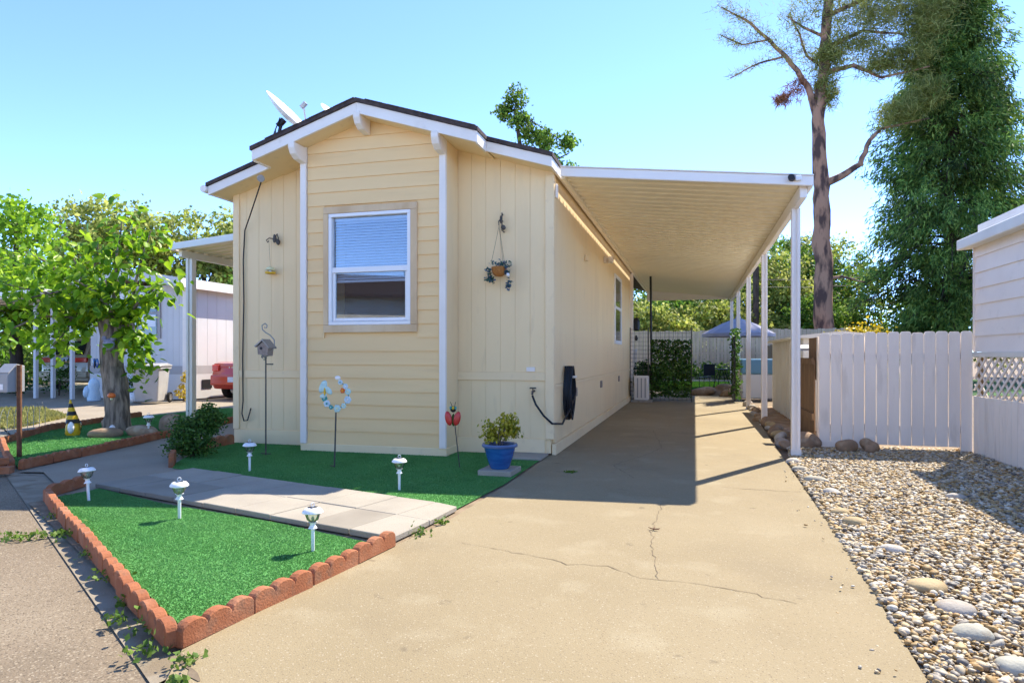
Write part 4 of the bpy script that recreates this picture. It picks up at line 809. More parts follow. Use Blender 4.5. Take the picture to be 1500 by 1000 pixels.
part('body', MB().lathe([(.05,.02),(.09,.05),(.10,.28),(.06,.36),(.01,.40)], n=6), 'black', L, local=True); part('chime', MB().tube([(.02,0,.7),(.02,0,.4)], .004, 4).lathe([(.03,-.25),(.05,-.2),(.02,-.1)], n=8), 'iron', L, local=True)
# umbrella, table, hedge, deck box
U = T('patio_umbrella', 'slate lilac patio umbrella open above the back lawn', 'umbrella', (1.6,26.5,0))
part('pole', MB().tube([(0,0,0),(0,0,2.72)], .025, 8), 'lampwhite', U, local=True)
can = part('canopy', MB().lathe([(.03,2.66),(.6,2.44),(1.32,2.06),(1.32,2.05),(.6,2.42),(.02,2.63)], n=8), 'umbrella', U, local=True)
part('valance', MB().lathe([(1.325,2.06),(1.33,1.94),(1.32,1.94),(1.315,2.05)], n=8), 'umbrella', can, local=True)
for k in range(8): a = k*math.pi/4; part('rib', MB().tube([(0,0,2.60),(1.3*math.cos(a),1.3*math.sin(a),2.04)], .009, 5), 'lampwhite', can, local=True)
part('finial', MB().lathe([(.04,2.66),(.10,2.64),(.09,2.70),(.02,2.74)], n=10), 'umbrella', U, local=True); part('base', MB().lathe([(.28,0),(.28,.05),(.05,.1)], n=16), 'black', U, local=True)
Tb = T('patio_table', 'dark metal patio table with chairs on the lawn under the umbrella', 'table', (1.0,26.3,0))
part('top', MB().lathe([(.0,.70),(.45,.70),(.45,.73),(0,.73)], n=20), 'black', Tb, local=True)
for k in range(4): a = k*math.pi/2+.4; part('leg', MB().tube([(.1*math.cos(a),.1*math.sin(a),.7),(.36*math.cos(a),.36*math.sin(a),0)], .016, 6), 'black', Tb, local=True)
for i, (x, y, rz) in enumerate(((.45,25.7,.4),(1.7,25.6,-.5))):
    Ch = T('patio_chair', ['dark metal patio chair left of the umbrella table','dark metal patio chair right of the umbrella table'][i], 'chair', (x,y,0), rz, 'patio chairs')
    part('seat', MB().box(-.22,.22,-.22,.22,.42,.45), 'black', Ch, local=True); part('backrest', MB().box(-.22,.22,-.22,-.2,.5,.92), 'black', Ch, local=True)
    for sx in (-.2,.2):
        for sy in (-.2,.2): part('leg', MB().tube([(sx,sy,0),(sx,sy,.44 if sy > 0 else .9)], .012, 5), 'black', Ch, local=True)
HD = T('hedge', 'low flowering hedge at the foot of the board fence', 'hedge', (0,32.4,0))
Pt, _ = blobs_points([(x,0,.5,.7,.4,.42) for x in np.arange(-3,5,.8)], -40, 10, .22, .3); Vv, Ff = leaves(Pt, .11, 'quad'); link('foliage', npmesh('foliage', Vv, Ff, 'leaf_mid'), HD)
part('border_board', MB().box(-4,5,-.62,-.55,0,.12), 'stone_white', HD, local=True)
D = T('deck_box', 'white storage box with a light blue lid beside the carport posts', 'box', (1.75,19.9,0))
part('box', MB().box(1.28,2.1,19.6,20.2,.05,.72), 'vinyl', D, bevel=.02); part('lid', MB().box(1.26,2.12,19.57,20.23,.725,1.15), 'teabox', D, bevel=.03)
# ================================================================== NEIGHBOUR ON THE LEFT
N = T('grey_home', 'pale grey panelled home across the side driveway on the left', 'house', (-15.5,15.4,0))
part('wall_core', MB().box(-16.9,-13.6,15.43,30,.02,3.2), 'greywall', N)
for i in range(16): part('wall_panel', MB().box(-16.9+i*.206+.003,-16.9+(i+1)*.206-.003,15.405,15.43,.95,3.2), 'greywall', N)
for i in range(24): part('wall_panel', MB().box(-13.6,-13.575,15.43+i*.4+.005,15.43+(i+1)*.4-.005,.95,3.2), 'greywall', N)
for z0, z1, mt in ((.02,.72,'greywall'),(.72,.95,'greytrim')):
    part('skirting_board', MB().box(-16.92,-13.57,15.395,15.43,z0,z1-.003), mt, N); part('skirting_board', MB().box(-13.6,-13.57,15.431,25,z0,z1-.003), mt, N)
part('skirt_vent', MB().box(-13.568,-13.55,16.0,16.4,.3,.55), 'black', N)
part('corner_trim', MB().box(-13.68,-13.555,15.38,15.46,.02,3.2), 'white', N)
part('roof', MB().py([(-17.2,3.2),(-15.3,3.5),(-13.3,3.2),(-13.3,3.32),(-15.3,3.62),(-17.2,3.32)], 14.85, 30.3), 'white', N)
part('fascia', MB().py([(-17.22,3.08),(-15.3,3.38),(-13.28,3.08),(-13.28,3.33),(-15.3,3.63),(-17.22,3.33)], 14.78, 14.845), 'greywall', N)
part('eave_board', MB().box(-13.29,-13.26,14.85,30.3,3.08,3.33), 'white', N)
part('vent_pipe', MB().lathe([(.12,3.3),(.12,3.75),(.16,3.76),(.16,3.85),(0,3.86)], (-14.0,18.4,0), 12), 'white', N)
wn_ = part('window', MB().box(-15.9,-14.42,15.36,15.40,1.72,3.12), 'greytrim', N)
for xa, xb in ((-15.82,-15.2),(-15.12,-14.52)):
    for za, zb in ((1.8,2.40),(2.46,3.04)): part('pane', MB().box(xa,xb,15.345,15.359,za,zb), 'carglass', wn_); part('blind', MB().box(xa+.03,xb-.03,15.339,15.344,za+.25,zb-.02), 'blind', wn_)
NC = T('grey_home_carport', 'pale carport beside the grey home sheltering the champagne van', 'carport', (-20,16,0))
part('roof', MB().py([(-24,2.70),(-17.25,2.95),(-17.25,3.07),(-24,2.82)], 14.2, 26), 'alu', NC)
for i in range(20): part('roof_pan', MB().py([(-24,2.65),(-17.25,2.90),(-17.25,2.945),(-24,2.695)], 14.3+i*.58, 14.32+i*.58), 'alu', NC)
for x, y in ((-18.45,15.0),(-18.05,15.2),(-17.0,14.9),(-23.5,15),(-23.5,20)): part('post', MB().box(x-.045,x+.045,y-.045,y+.045,0,2.75), 'greywall', NC)
SB = T('bank', 'x', 'x'); bpy.data.objects.remove(SB)
# vehicles: side profile lofted across the width
def vehicle(name, label, cat, loc, rz, paint, prof, roofprof, W_, glassc='carglass', topc=None, wheels=(.75,3.4), wr=.32):
    """x across, y forward (rear at y=0)"""
    t = T(name, label, cat, loc, rz)
    def loft(pr, w0, mt, nm, inset):
        m = MB(); n = len(pr); secs = [(-w0,inset),(-w0*.97,inset*.35),(-w0*.85,0),(w0*.85,0),(w0*.97,inset*.35),(w0,inset)]; cy = sum(p[0] for p in pr)/n; cz = sum(p[1] for p in pr)/n; vs = []
        for x, ins in secs:
            for y, z in pr:
                dy, dz = y-cy, z-cz; L_ = math.hypot(dy,dz); k = max(0,(L_-ins)/L_) ; vs.append((x, cy+dy*k, cz+dz*k))
        fs = [tuple(range(n))[::-1], tuple(range(5*n,6*n))] + [(s*n+i, s*n+(i+1)%n, (s+1)*n+(i+1)%n, (s+1)*n+i) for s in range(5) for i in range(n)]
        m.add(vs, fs); return part(nm, m, mt, t, smooth=True, local=True)
    body = loft(prof, W_/2, paint, 'body', .10); cab = loft(roofprof, W_/2*.86, topc or paint, 'cabin', .12)
    for yy in wheels:
        for sx in (-1,1):
            x = sx*(W_/2-.10); wh = part('wheel', MB().lathe([(.0,-.1),(wr*.95,-.1),(wr,-.07),(wr,.07),(wr*.95,.1),(0,.1)], (x,yy,wr), 22, (0,R(90),0)), 'rubber', t, smooth=True, local=True)
            part('rim', MB().lathe([(.0,-.112),(wr*.6,-.112),(wr*.62,.112),(0,.112)], (x,yy,wr), 16, (0,R(90),0)), 'chrome', wh, smooth=True, local=True)
    return t, body, cab
C1, b1, c1 = vehicle('red_car', 'red convertible parked nose in between the two homes', 'car', (-12.28,15.85,0), 0, 'redpaint',
    [(.0,.42),(.02,.72),(.06,.80),(.10,1.02),(.30,1.06),(1.2,1.07),(3.2,1.0),(4.5,.85),(4.75,.6),(4.7,.3),(3,.22),(.9,.22),(.1,.30)], [(.75,1.03),(1.35,1.42),(2.4,1.44),(3.15,1.02)], 1.76, topc='tantop')
for sx in (-1,1): part('tail_light', MB().box(sx*.82-.06 if sx > 0 else -.86, sx*.82+.04 if sx > 0 else -.62, .03,.09,.80,.98), 'redlens', C1, bevel=.02, local=True)
part('tail_panel', MB().box(-.60,.60,.075,.10,.83,.97), 'redpaint', C1, bevel=.01, local=True); part('bumper', MB().box(-.86,.86,-.05,.1,.40,.70), 'redpaint', C1, bevel=.05, local=True, seg=3)
part('licence_plate', MB().box(-.26,.06,-.062,-.052,.50,.64), 'plate', C1, local=True)
for i in range(8): part('badge_letter', MB().box(-.32+i*.09,-.285+i*.09,.068,.076,.885,.925), 'chrome', C1, local=True)
C2, b2, c2 = vehicle('champagne_van', 'champagne coloured van with a red tail lamp band under the far carport', 'van', (-21.35,18.4,0), R(6), 'goldpaint',
    [(.0,.35),(-.02,.6),(.0,1.05),(.05,1.2),(.3,1.25),(3.6,1.15),(4.6,1.0),(4.8,.6),(4.7,.3),(.2,.28)], [(.06,1.18),(.34,1.80),(.8,1.88),(2.9,1.86),(3.8,1.18)], 1.9)
part('tail_light', MB().box(-.92,-.28,-.04,.06,1.00,1.16), 'redlens', C2, bevel=.02, local=True); part('tail_light', MB().box(.28,.92,-.04,.06,1.00,1.16), 'redlens', C2, bevel=.02, local=True)
part('reflector', MB().box(-.28,.28,-.035,.05,1.0,1.05), 'amber', C2, local=True); part('licence_plate', MB().box(-.2,.2,-.045,-.03,1.04,1.18), 'plate', C2, local=True)
part('rear_window', MB().prism([(-.72,0),(.72,0),(.66,1),(-.66,1)], lambda a, b: (a,.02+.24*b,1.27+.48*b), lambda a, b: (a,.06+.24*b,1.27+.48*b)), 'carglass', C2, local=True)
part('bumper', MB().box(-.95,.95,-.09,.05,.45,.68), 'goldpaint', C2, bevel=.05, local=True, seg=3)
# wheelie bin
B = T('wheelie_bin', 'grey wheeled refuse bin standing against the grey home', 'bin', (-13.66,14.25,0), R(22))
def taper(x0,x1,y0,y1,z0,z1,e): return MB().add([(x0+e,y0+e,z0),(x1-e,y0+e,z0),(x1-e,y1-e,z0),(x0+e,y1-e,z0),(x0,y0,z1),(x1,y0,z1),(x1,y1,z1),(x0,y1,z1)], [(0,3,2,1),(4,5,6,7),(0,1,5,4),(1,2,6,5),(2,3,7,6),(3,0,4,7)])
part('body', taper(-.34,.34,-.36,.36,.05,.92,.06), 'bingrey', B, bevel=.03, local=True, seg=2); part('rim', MB().box(-.37,.37,-.39,.39,.88,.94), 'bingrey', B, bevel=.015, local=True)
part('lid', MB().px([(-.42,.945),(.40,.945),(.40,.99),(.1,1.04),(-.3,1.02),(-.42,.98)], -.39, .39), 'bingrey', B, bevel=.02, local=True)
part('label_panel', MB().box(-.2,.2,-.335,-.32,.5,.72), 'greytrim', B, local=True)
for sx in (-.36,.36):
    w_ = part('wheel', MB().lathe([(.0,-.03),(.13,-.03),(.14,0),(.13,.03),(0,.03)], (sx,.28,.14), 20, (0,R(90),0)), 'rubber', B, smooth=True, local=True)
    part('hub', MB().lathe([(.0,-.036),(.09,-.036),(.09,.036),(0,.036)], (sx,.28,.14), 10, (0,R(90),0)), 'bingrey', w_, local=True)
part('axle', MB().tube([(-.36,.28,.14),(.36,.28,.14)], .012, 6), 'black', B, local=True)
def leafy(name, label, cat, loc, blobs, per, cl, size, mt, stem='barkdark', kind='quad', sig=.22, shell=.3, grp=None, st=None, dirs=None):
    t = T(name, label, cat, loc, 0, grp); Pt, cen = blobs_points(blobs, per, cl, sig, shell); Vv, Ff = leaves(Pt, size, kind, dirs=dirs); link('foliage', npmesh('foliage', Vv, Ff, mt), t)
    m = MB(); [m.tube([(0,0,0),(bb[0]*.5,bb[1]*.5,bb[2]*.6),(bb[0],bb[1],bb[2])], [.018*(1+bb[5]),.012,.006], 5) for bb in blobs]; part('stems', m, stem, t, local=True); return t
leafy('flowering_shrub', 'small yellow flowering plant between the grey bin and awning post', 'plant', (-13.3,15.0,0), [(0,0,.18,.3,.2,.16),(0,0,.5,.1,.1,.3)], -25, 8, .06, 'leaf_gold')
leafy('green_shrub', 'round green shrub at the front left corner of the house', 'shrub', (-5.95,6.85,0), [(0,0,.22,.30,.25,.2),(-.12,.05,.36,.2,.17,.14),(.17,.1,.42,.17,.15,.13),(.05,-.1,.17,.33,.2,.14),(.1,.15,.52,.12,.1,.12)], -75, 15, .034, 'leaf_shrub', sig=.26)
leafy('green_shrub', 'loose green shrub in front of the champagne van', 'shrub', (-19.0,16.2,0), [(0,0,.5,.55,.4,.42),(.1,0,.8,.35,.3,.3)], -50, 8, .07, 'leaf_shrub')
leafy('green_shrub', 'dark shrub left of the champagne van', 'shrub', (-19.9,15.6,0), [(0,0,.35,.6,.4,.3)], -50, 8, .07, 'leaf_ivy')
leafy('green_shrub', 'low dark shrub beside the bin and the grey home', 'shrub', (-14.9,14.8,0), [(0,0,.4,.35,.3,.38)], -40, 8, .06, 'leaf_ivy')
m = MB(); m.lathe([(.0,0),(.16,0),(.17,.08),(.12,.3),(.15,.42),(.12,.55),(.05,.62),(0,.63)], (-15.9,14.6,0), 14); m.blob((-16.05,14.5,.25),(.1,.1,.16),3,2,.2); solo('garden_statue', m, 'paleblue', 'pale blue garden statue at the foot of the carport post', 'statue', (-15.9,14.6,0), smooth=True)
m = MB(); m.blob((-14.4,14.35,.12),(.2,.15,.14),3,2,.2); solo('white_pot', m, 'vinyl', 'small white planter left of the grey bin', 'planter', (-14.4,14.35,0), smooth='all')
m = MB(); m.obox((-21.5,15.4,.85), (.7,.1,.75), (R(10),0,0)); m.box(-21.8,-21.2,15.38,15.5,.1,.48); solo('garden_chair', m, 'mint', 'pale green garden chair among the shrubs at far left', 'chair', (-21.5,15.4,0), bevel=.03)
# wire border behind the gnome
WF = T('wire_border', 'thin arched wire border fence between the mailbox and the tree', 'fence', (-9.5,7.6,0))
for i in range(7):
    a = Vector((-9.32,7.05)).lerp(Vector((-10.2,8.45)), i/7); b = Vector((-9.32,7.05)).lerp(Vector((-10.2,8.45)), (i+1)/7); m = MB()
    m.tube([(a.x,a.y,0),(a.x,a.y,.35),(*(a.lerp(b,.25)),.45),(*(a.lerp(b,.5)),.49),(*(a.lerp(b,.75)),.45),(b.x,b.y,.35),(b.x,b.y,0)], .004, 4); m.tube([(a.x,a.y,.2),(b.x,b.y,.2)], .003, 4); part('hoop', m, 'steel', WF)
# ================================================================== TREES
def limb(m, pts, r0, r1, n=8):
    pts = [Vector(p) for p in pts]; k = len(pts); out = []; rr = []
    for i in range(k-1):
        for j in range(4):
            t = j/4; p = pts[i].lerp(pts[i+1], t); L_ = (pts[i+1]-pts[i]).length; w = L_*.02 if j else 0
            out.append(p+Vector((random.gauss(0,w),random.gauss(0,w),0))); rr.append(r0+(r1-r0)*(i+t)/(k-1))
    out.append(pts[-1]); rr.append(r1); m.tube(out, rr, n)
def rough(o, amp, sc=6.):
    """bark relief on a trunk mesh"""
    me = o.data; V = np.empty(len(me.vertices)*3, np.float32); me.vertices.foreach_get('co', V); V = V.reshape(-1,3)
    V += amp*np.sin(V[:,[1,2,0]]*sc*np.array([2.1,.9,1.7])+V[:,[2,0,1]]*sc*.7); V += rng.normal(0, amp*.35, V.shape); me.vertices.foreach_set('co', V.ravel()); me.update()
def tree(name, label, loc, trunk, limbs, blobs, per, cl, size, leafmt, bark, grp=None, kind='quad', sig=.2, shell=.45, dirs=None, spread=1., tr=(.2,.08), twig=True, flat=0.):
    t = T(name, label, 'tree', loc, 0, grp); m = MB(); limb(m, trunk, *tr, n=14); o = part('trunk', m, bark, t, smooth='all', local=True); rough(o, tr[0]*.05)
    if limbs:
        for pts, r0, r1 in limbs: m = MB(); limb(m, pts, r0, r1, 8); part('limb', m, bark, t, smooth='all', local=True)
    Pt, cen = blobs_points(blobs, per, cl, sig, shell)
    if twig:
        m = MB(); top = Vector(trunk[-1])
        for (x,y,z,rx,ry,rz), c in zip(blobs, cen):
            m.tube([top.lerp(Vector((x,y,z-rz)),.15), Vector((x,y,z-rz*.4)), (x,y,z)], [tr[1]*.5,tr[1]*.35,tr[1]*.15], 5)
            for q in c[::max(1,len(c)//8)]: m.tube([(x,y,z-rz*.3), tuple(q)], [tr[1]*.2,tr[1]*.06], 4, False)
        part('twigs', m, bark, t, local=True)
    Vv, Ff = leaves(Pt, size, kind, dirs=dirs, spread=spread, flat=flat); link('crown', npmesh('crown', Vv, Ff, leafmt), t)
    return t
# leafy pollarded tree by the street
tl = (-9.2,8.9,0)
t = T('leafy_tree', 'pollarded tree with a thick grey trunk and large bright green leaves', 'tree', tl)
m = MB(); limb(m, [(0,0,-.05),(-.0,0,.25),(-.07,.02,.7),(-.13,.02,1.3),(-.2,.02,1.85),(-.22,.02,2.0)], .205, .155, 16); limb(m, [(-.08,0,1.0),(.05,-.02,1.4),(.12,-.03,1.75)], .12, .10, 12); o = part('trunk', m, 'barkgrey', t, smooth='all', local=True); rough(o, .012, 11)
shoots = [((-.2,0,1.9),(-.5,-.2,2.5),(-.75,-.3,3.3)), ((-.1,0,1.9),(.1,-.1,2.8),(.25,-.1,3.75)), ((.1,0,1.7),(.5,0,2.6),(.75,.1,3.5)), ((-.2,0,1.9),(-.9,-.3,2.3),(-1.7,-.6,2.5)), ((-.2,0,1.85),(-1.1,-.4,1.9),(-1.9,-.8,1.45)), ((.1,0,1.7),(.6,0,2.2),(1.05,.1,2.55)), ((.12,0,1.7),(.55,-.1,1.75),(.75,-.1,1.25)), ((-.2,0,1.9),(-.6,-.2,2.0),(-.9,-.4,1.35)), ((-.15,0,1.95),(-.35,-.1,2.7),(-.2,-.2,3.3)), ((-.2,0,1.9),(-1.2,-.2,2.9),(-1.5,-.3,3.1)), ((-.2,0,1.9),(-.6,-.4,2.4),(-1.2,-.9,2.1)), ((0,0,1.8),(.0,-.4,2.3),(-.1,-.7,2.5))]
Cs = []; Ds = []
shoots = [tuple((x*(.76 if x > 0 else 1), y, 1.8+(z-1.8)*.88) for x, y, z in sh) for sh in shoots]
for sh in shoots:
    m = MB(); limb(m, sh, .035, .008, 6); part('limb', m, 'barkgrey', t, smooth='all', local=True); a, b, c = map(Vector, sh)
    for k in range(165):
        u_ = random.uniform(.12,1.08); p = (a*(1-u_)**2 + b*2*u_*(1-u_) + c*u_*u_); w_ = .08+.11*u_
        off = Vector((random.gauss(0,w_),random.gauss(0,w_),random.gauss(-.06,w_*.9))); Cs.append(tuple(p+off)); Ds.append((off.x*3,off.y*3,off.z-.45))
Vv, Ff = leaves(np.array(Cs), .13, 'big', dirs=np.array(Ds)*.9, spread=.5, flat=.8); link('crown', npmesh('crown', Vv, Ff, 'leaf_mul'), t)
sp_ = [((.15,-.19,.95),(.10,-.15,.55))]
Cs = np.array([(random.gauss(.45,.14),random.gauss(.05,.1),random.gauss(1.15,.22)) for _ in range(110)]+[(random.gauss(-.35,.07),random.gauss(0,.1),random.gauss(1.1,.12)) for _ in range(14)]); Vv, Ff = leaves(Cs, .11, 'big', dirs=np.array([.3,0,-.4]), spread=.7); link('low_shoots', npmesh('low_shoots', Vv, Ff, 'leaf_mul'), t)['kind'] = 'stuff'
def ornament(label, x, y, z, bl, ):
    B = T('tree_ornament', label, 'ornament', (x,y,z), 0, 'ornaments on the tree trunk')
    for nm, c_, s_, mt in bl: part(nm, MB().blob(c_, s_, 3, 2, .05), mt, B, smooth='all', local=True)
ornament('grey lilac bear face ornament high on the leafy tree trunk', -9.12,8.64,1.42, [('face',(0,0,0),(.12,.06,.10),'greyblue'),('ear',(-.09,0,.1),(.045,.03,.045),'greyblue'),('ear',(.09,0,.1),(.045,.03,.045),'greyblue'),('muzzle',(.01,-.06,-.03),(.05,.03,.035),'greytrim')])
ornament('dark blue butterfly ornament on the left of the tree trunk', -9.42,8.68,1.10, [('wing',(-.03,0,.02),(.035,.015,.08),'blue'),('wing',(.03,0,.02),(.035,.015,.08),'blue'),('body',(0,-.02,0),(.012,.012,.07),'black')])
ornament('orange red toadstool ornament low on the tree trunk', -9.06,8.64,.60, [('cap',(0,0,0),(.075,.05,.045),'orange'),('stalk',(0,0,-.05),(.02,.02,.03),'paleyellow')])
ornament('small white stone ornament at the foot of the tree', -8.95,8.55,.08, [('stone',(0,0,0),(.05,.04,.06),'vinyl')])
# trees on the left
tree('maple_tree', 'bright green maple at the far left behind the mailbox', (-21.8,17.0,0), [(0,0,0),(.05,0,1.2),(0,0,2.6)], None, [(0,0,4.3,2.0,1.8,1.9),(-1.5,0,3.5,1.6,1.5,1.4),(.9,-.2,3.2,1.2,1.2,1.1),(-.6,-.5,2.5,2.0,1.5,1.0),(0,0,5.6,1.2,1.1,.9),(-2.2,-.6,1.8,1.6,1.2,1.1)], -95, 14, .17, 'leaf_maple', 'barkdark', tr=(.24,.12))
tree('maple_tree', 'yellow green young tree behind the far carport', (-24.5,23,0), [(0,0,0),(0,0,1.6)], None, [(0,0,2.5,2.4,1.5,1.3),(2.4,0,2.0,1.6,1.2,1.1),(-2,0,3.3,2,1.6,1.6)], -80, 14, .2, 'leaf_maple', 'barkdark', grp=None)
for i, (x, y, bl_, lab) in enumerate([(-38.5,36.3,[(0,0,10.2,3.6,3,1.6),(-1.5,0,8.4,2.8,2.4,1.5),(2.2,-.5,9.0,2.8,2.4,1.5),(1,0,7.0,3,2.5,1.6)],'broad rounded pine behind the leafy tree'),(-33.0,39,[(0,0,9.6,3.6,3,1.6),(-2,0,8.2,2.4,2,1.4),(2,0,8.0,2.6,2.2,1.6),(0,0,6.4,3,2.4,1.6)],'rounded pine right behind the left awning'),(-28.0,39.5,[(0,0,9.3,3.2,2.6,1.6),(1.5,0,7.2,2.6,2,1.6),(-2,0,7.4,2.4,2,1.4)],'rounded pine rising behind the left edge of the house'),(-44,34,[(0,0,6.6,2.6,2.4,2.0),(1.5,0,5,2.4,2,1.8)],'dark lower pine left of the broad rounded one')]):
    tree('stone_pine', lab, (x,y,0), [(0,0,0),(.2,0,4),(0,0,7)], [([(0,0,5),(-1,0,7),(-1.8,0,8.2)],.12,.05),([(0,0,5.5),(1.2,0,7.3),(2,0,8.6)],.12,.05)], bl_, -120, 16, .30, 'leaf_pine' if i == 3 else 'leaf_oak', 'barkdark', 'pines beyond the grey home', sig=.15, shell=.55, tr=(.32,.15))
for i, (x, y, h, lab) in enumerate([(-29,23,2.6,'leafy bush at the far left edge under the maple'),(-27,28,3.2,'leafy bush behind the champagne van'),(-33,27,3.4,'leafy bush between the maple and the pines'),(-22.5,29,3.0,'leafy bush behind the far carport roof')]):
    tree('garden_bush', lab, (x,y,0), [(0,0,0),(0,0,.8)], None, [(0,0,h*.5,2.6,1.6,h*.5),(1.6,0,h*.4,1.8,1.4,h*.4),(-1.8,0,h*.45,1.8,1.4,h*.45)], -70, 14, .2, 'leaf_maple' if i%2 else 'leaf_mid', 'barkdark', 'bushes on the far left')
tree('lilac_bush', 'pink flowering bush seen under the left awning', (-17.2,26,0), [(0,0,0),(0,0,2)], None, [(0,0,3.0,1.5,1.2,1.1),(1.2,0,4.0,.9,.8,.8)], -60, 10, .16, 'leaf_mid', 'barkdark')
tree('broadleaf_tree', 'dark broad tree filling the gap beneath the left awning', (-21,33,0), [(0,0,0),(0,0,3)], None, [(0,0,4.6,3.2,2.4,2.2),(2.5,0,3.6,2.2,2,1.8),(-3,0,4.2,2.4,2,2)], -110, 14, .26, 'leaf_mid', 'barkdark')
# conifer top showing above the roof ridge
tree('roofline_pine', 'wind bent pine top rising above the right roof slope', (-6.75,26.5,0), [(0,0,0),(.1,0,5),(.0,0,9),(-.4,0,11.4)], [([(0,0,8.2),(.9,0,9.0),(1.9,0,9.4)],.07,.02),([(0,0,8),(1.0,0,8.4),(1.6,0,8.5)],.06,.02),([(0,0,9),(.5,0,9.6),(1.0,0,9.8)],.06,.02)],
     [(-.35,0,11.75,.5,.4,.55),(-.85,0,11.3,.35,.3,.3),(-.1,0,10.9,.5,.4,.4),(.25,0,10.2,.55,.4,.5),(.9,0,10.0,.45,.4,.4),(1.85,0,9.85,.4,.35,.35),(1.75,0,8.6,.45,.4,.5),(.9,0,9.1,.6,.5,.5),(.0,0,9.4,.6,.5,.5),(0,0,8.6,.8,.6,.4)], -34, 14, .14, 'leaf_mid', 'barkdark', tr=(.22,.05), sig=.3, shell=.2)
# tall pine
pb = (5.9,34.8,0)
PT = T('tall_pine', 'tall pine with a bare reddish trunk and thin high branches', 'tree', pb)
m = MB(); limb(m, [(0,0,0),(.05,0,4),(.02,0,7.5),(-.05,0,10),(-.15,0,12.5),(.05,0,14.5),(.2,0,17),(.3,0,22)], .46, .16, 16); o = part('trunk', m, 'barkpine', PT, smooth='all', local=True); rough(o, .035, 5)
pl_ = [[(-.15,0,12.3),(-.6,0,14.2),(-1.6,0,15.8),(-3.2,0,17.6),(-4.6,0,18.6)], [(.0,0,9.4),(.9,0,9.8),(1.7,0,10.3),(2.1,0,11.4),(2.6,0,11.9),(4.6,0,12.2)], [(.1,0,14.8),(1.4,0,15.0),(2.6,0,14.3),(4.6,0,14.6)], [(.15,0,16),(1.8,0,16.6),(3.6,0,16.2)], [(.05,0,4.9),(.9,0,5.0),(1.9,0,4.7)], [(.1,0,15),(-.6,.3,15.8),(-1.4,.2,18.0)], [(-1.6,0,15.8),(-2.8,0,15.6),(-4.2,0,15.0)], [(-2.4,0,16.7),(-3.6,0,16.6),(-4.6,0,17.2)], [(.2,0,17.5),(2.2,0,18.2),(4.4,0,18.8)], [(.2,0,16.5),(-.9,-.3,17),(-1.6,-.5,17.5)]]
for k, pts in enumerate(pl_): m = MB(); limb(m, pts, (.19,.20,.13,.13,.09,.09,.06,.05,.12,.08)[k], .03, 8); part('limb', m, 'barkpine', PT, smooth='all', local=True)
bl_ = [(.4,0,18.5,1.8,1.4,1.6),(1.8,0,17.6,1.7,1.3,1.3),(3.2,0,17.0,1.4,1.2,1.1),(1.4,0,16.2,1.3,1,.9),(3.9,0,15.2,1.2,1,.9),(2.6,0,15.0,1.0,.9,.7),(.3,0,15.4,.8,.7,.9),(3.2,0,19,2,1.5,1.4),(3.4,0,12.6,1.0,.8,.6),(4.4,0,13.4,.8,.7,.7),(.2,0,13.9,.5,.45,.9),(4.8,0,18,1.4,1.2,1.5),(4.4,0,16.4,1.2,1,1)]
Pt, _ = blobs_points(bl_, -55, 30, .24, .15); Vv, Ff = leaves(Pt, .40, 'needle', dirs=np.array([0,0,.25]), spread=1); Pl = []
for k, f0, nn_, sg in ((0,.4,1300,.26),(6,.3,200,.12),(7,.2,450,.2),(5,.3,800,.3),(9,.4,260,.25),(1,.75,300,.3)):
    pts = [Vector(p) for p in pl_[k]]; L_ = len(pts)-1
    for _ in range(nn_): u_ = random.uniform(f0,1)*L_; i = min(int(u_), L_-1); q = pts[i].lerp(pts[i+1], u_-i); Pl.append((q.x+random.gauss(0,sg), q.y+random.gauss(0,sg), q.z+random.gauss(.05,sg*.8)))
V3, F3 = leaves(np.array(Pl), .30, 'needle', dirs=np.array([-.2,0,.2])); Ff = np.r_[Ff, F3+len(Vv)]; Vv = np.r_[Vv, V3]
link('crown', npmesh('crown', Vv, Ff, 'leaf_pine'), PT)
Pt, _ = blobs_points([(-1.1,0,14.2,.5,.4,.55),(-1.7,0,13.75,.4,.3,.25)], -20, 24, .25, .2); Vv, Ff = leaves(Pt, .34, 'needle', dirs=np.array([-.4,0,-.6])); link('dead_tuft', npmesh('dead_tuft', Vv, Ff, 'leaf_pinebrown'), PT)
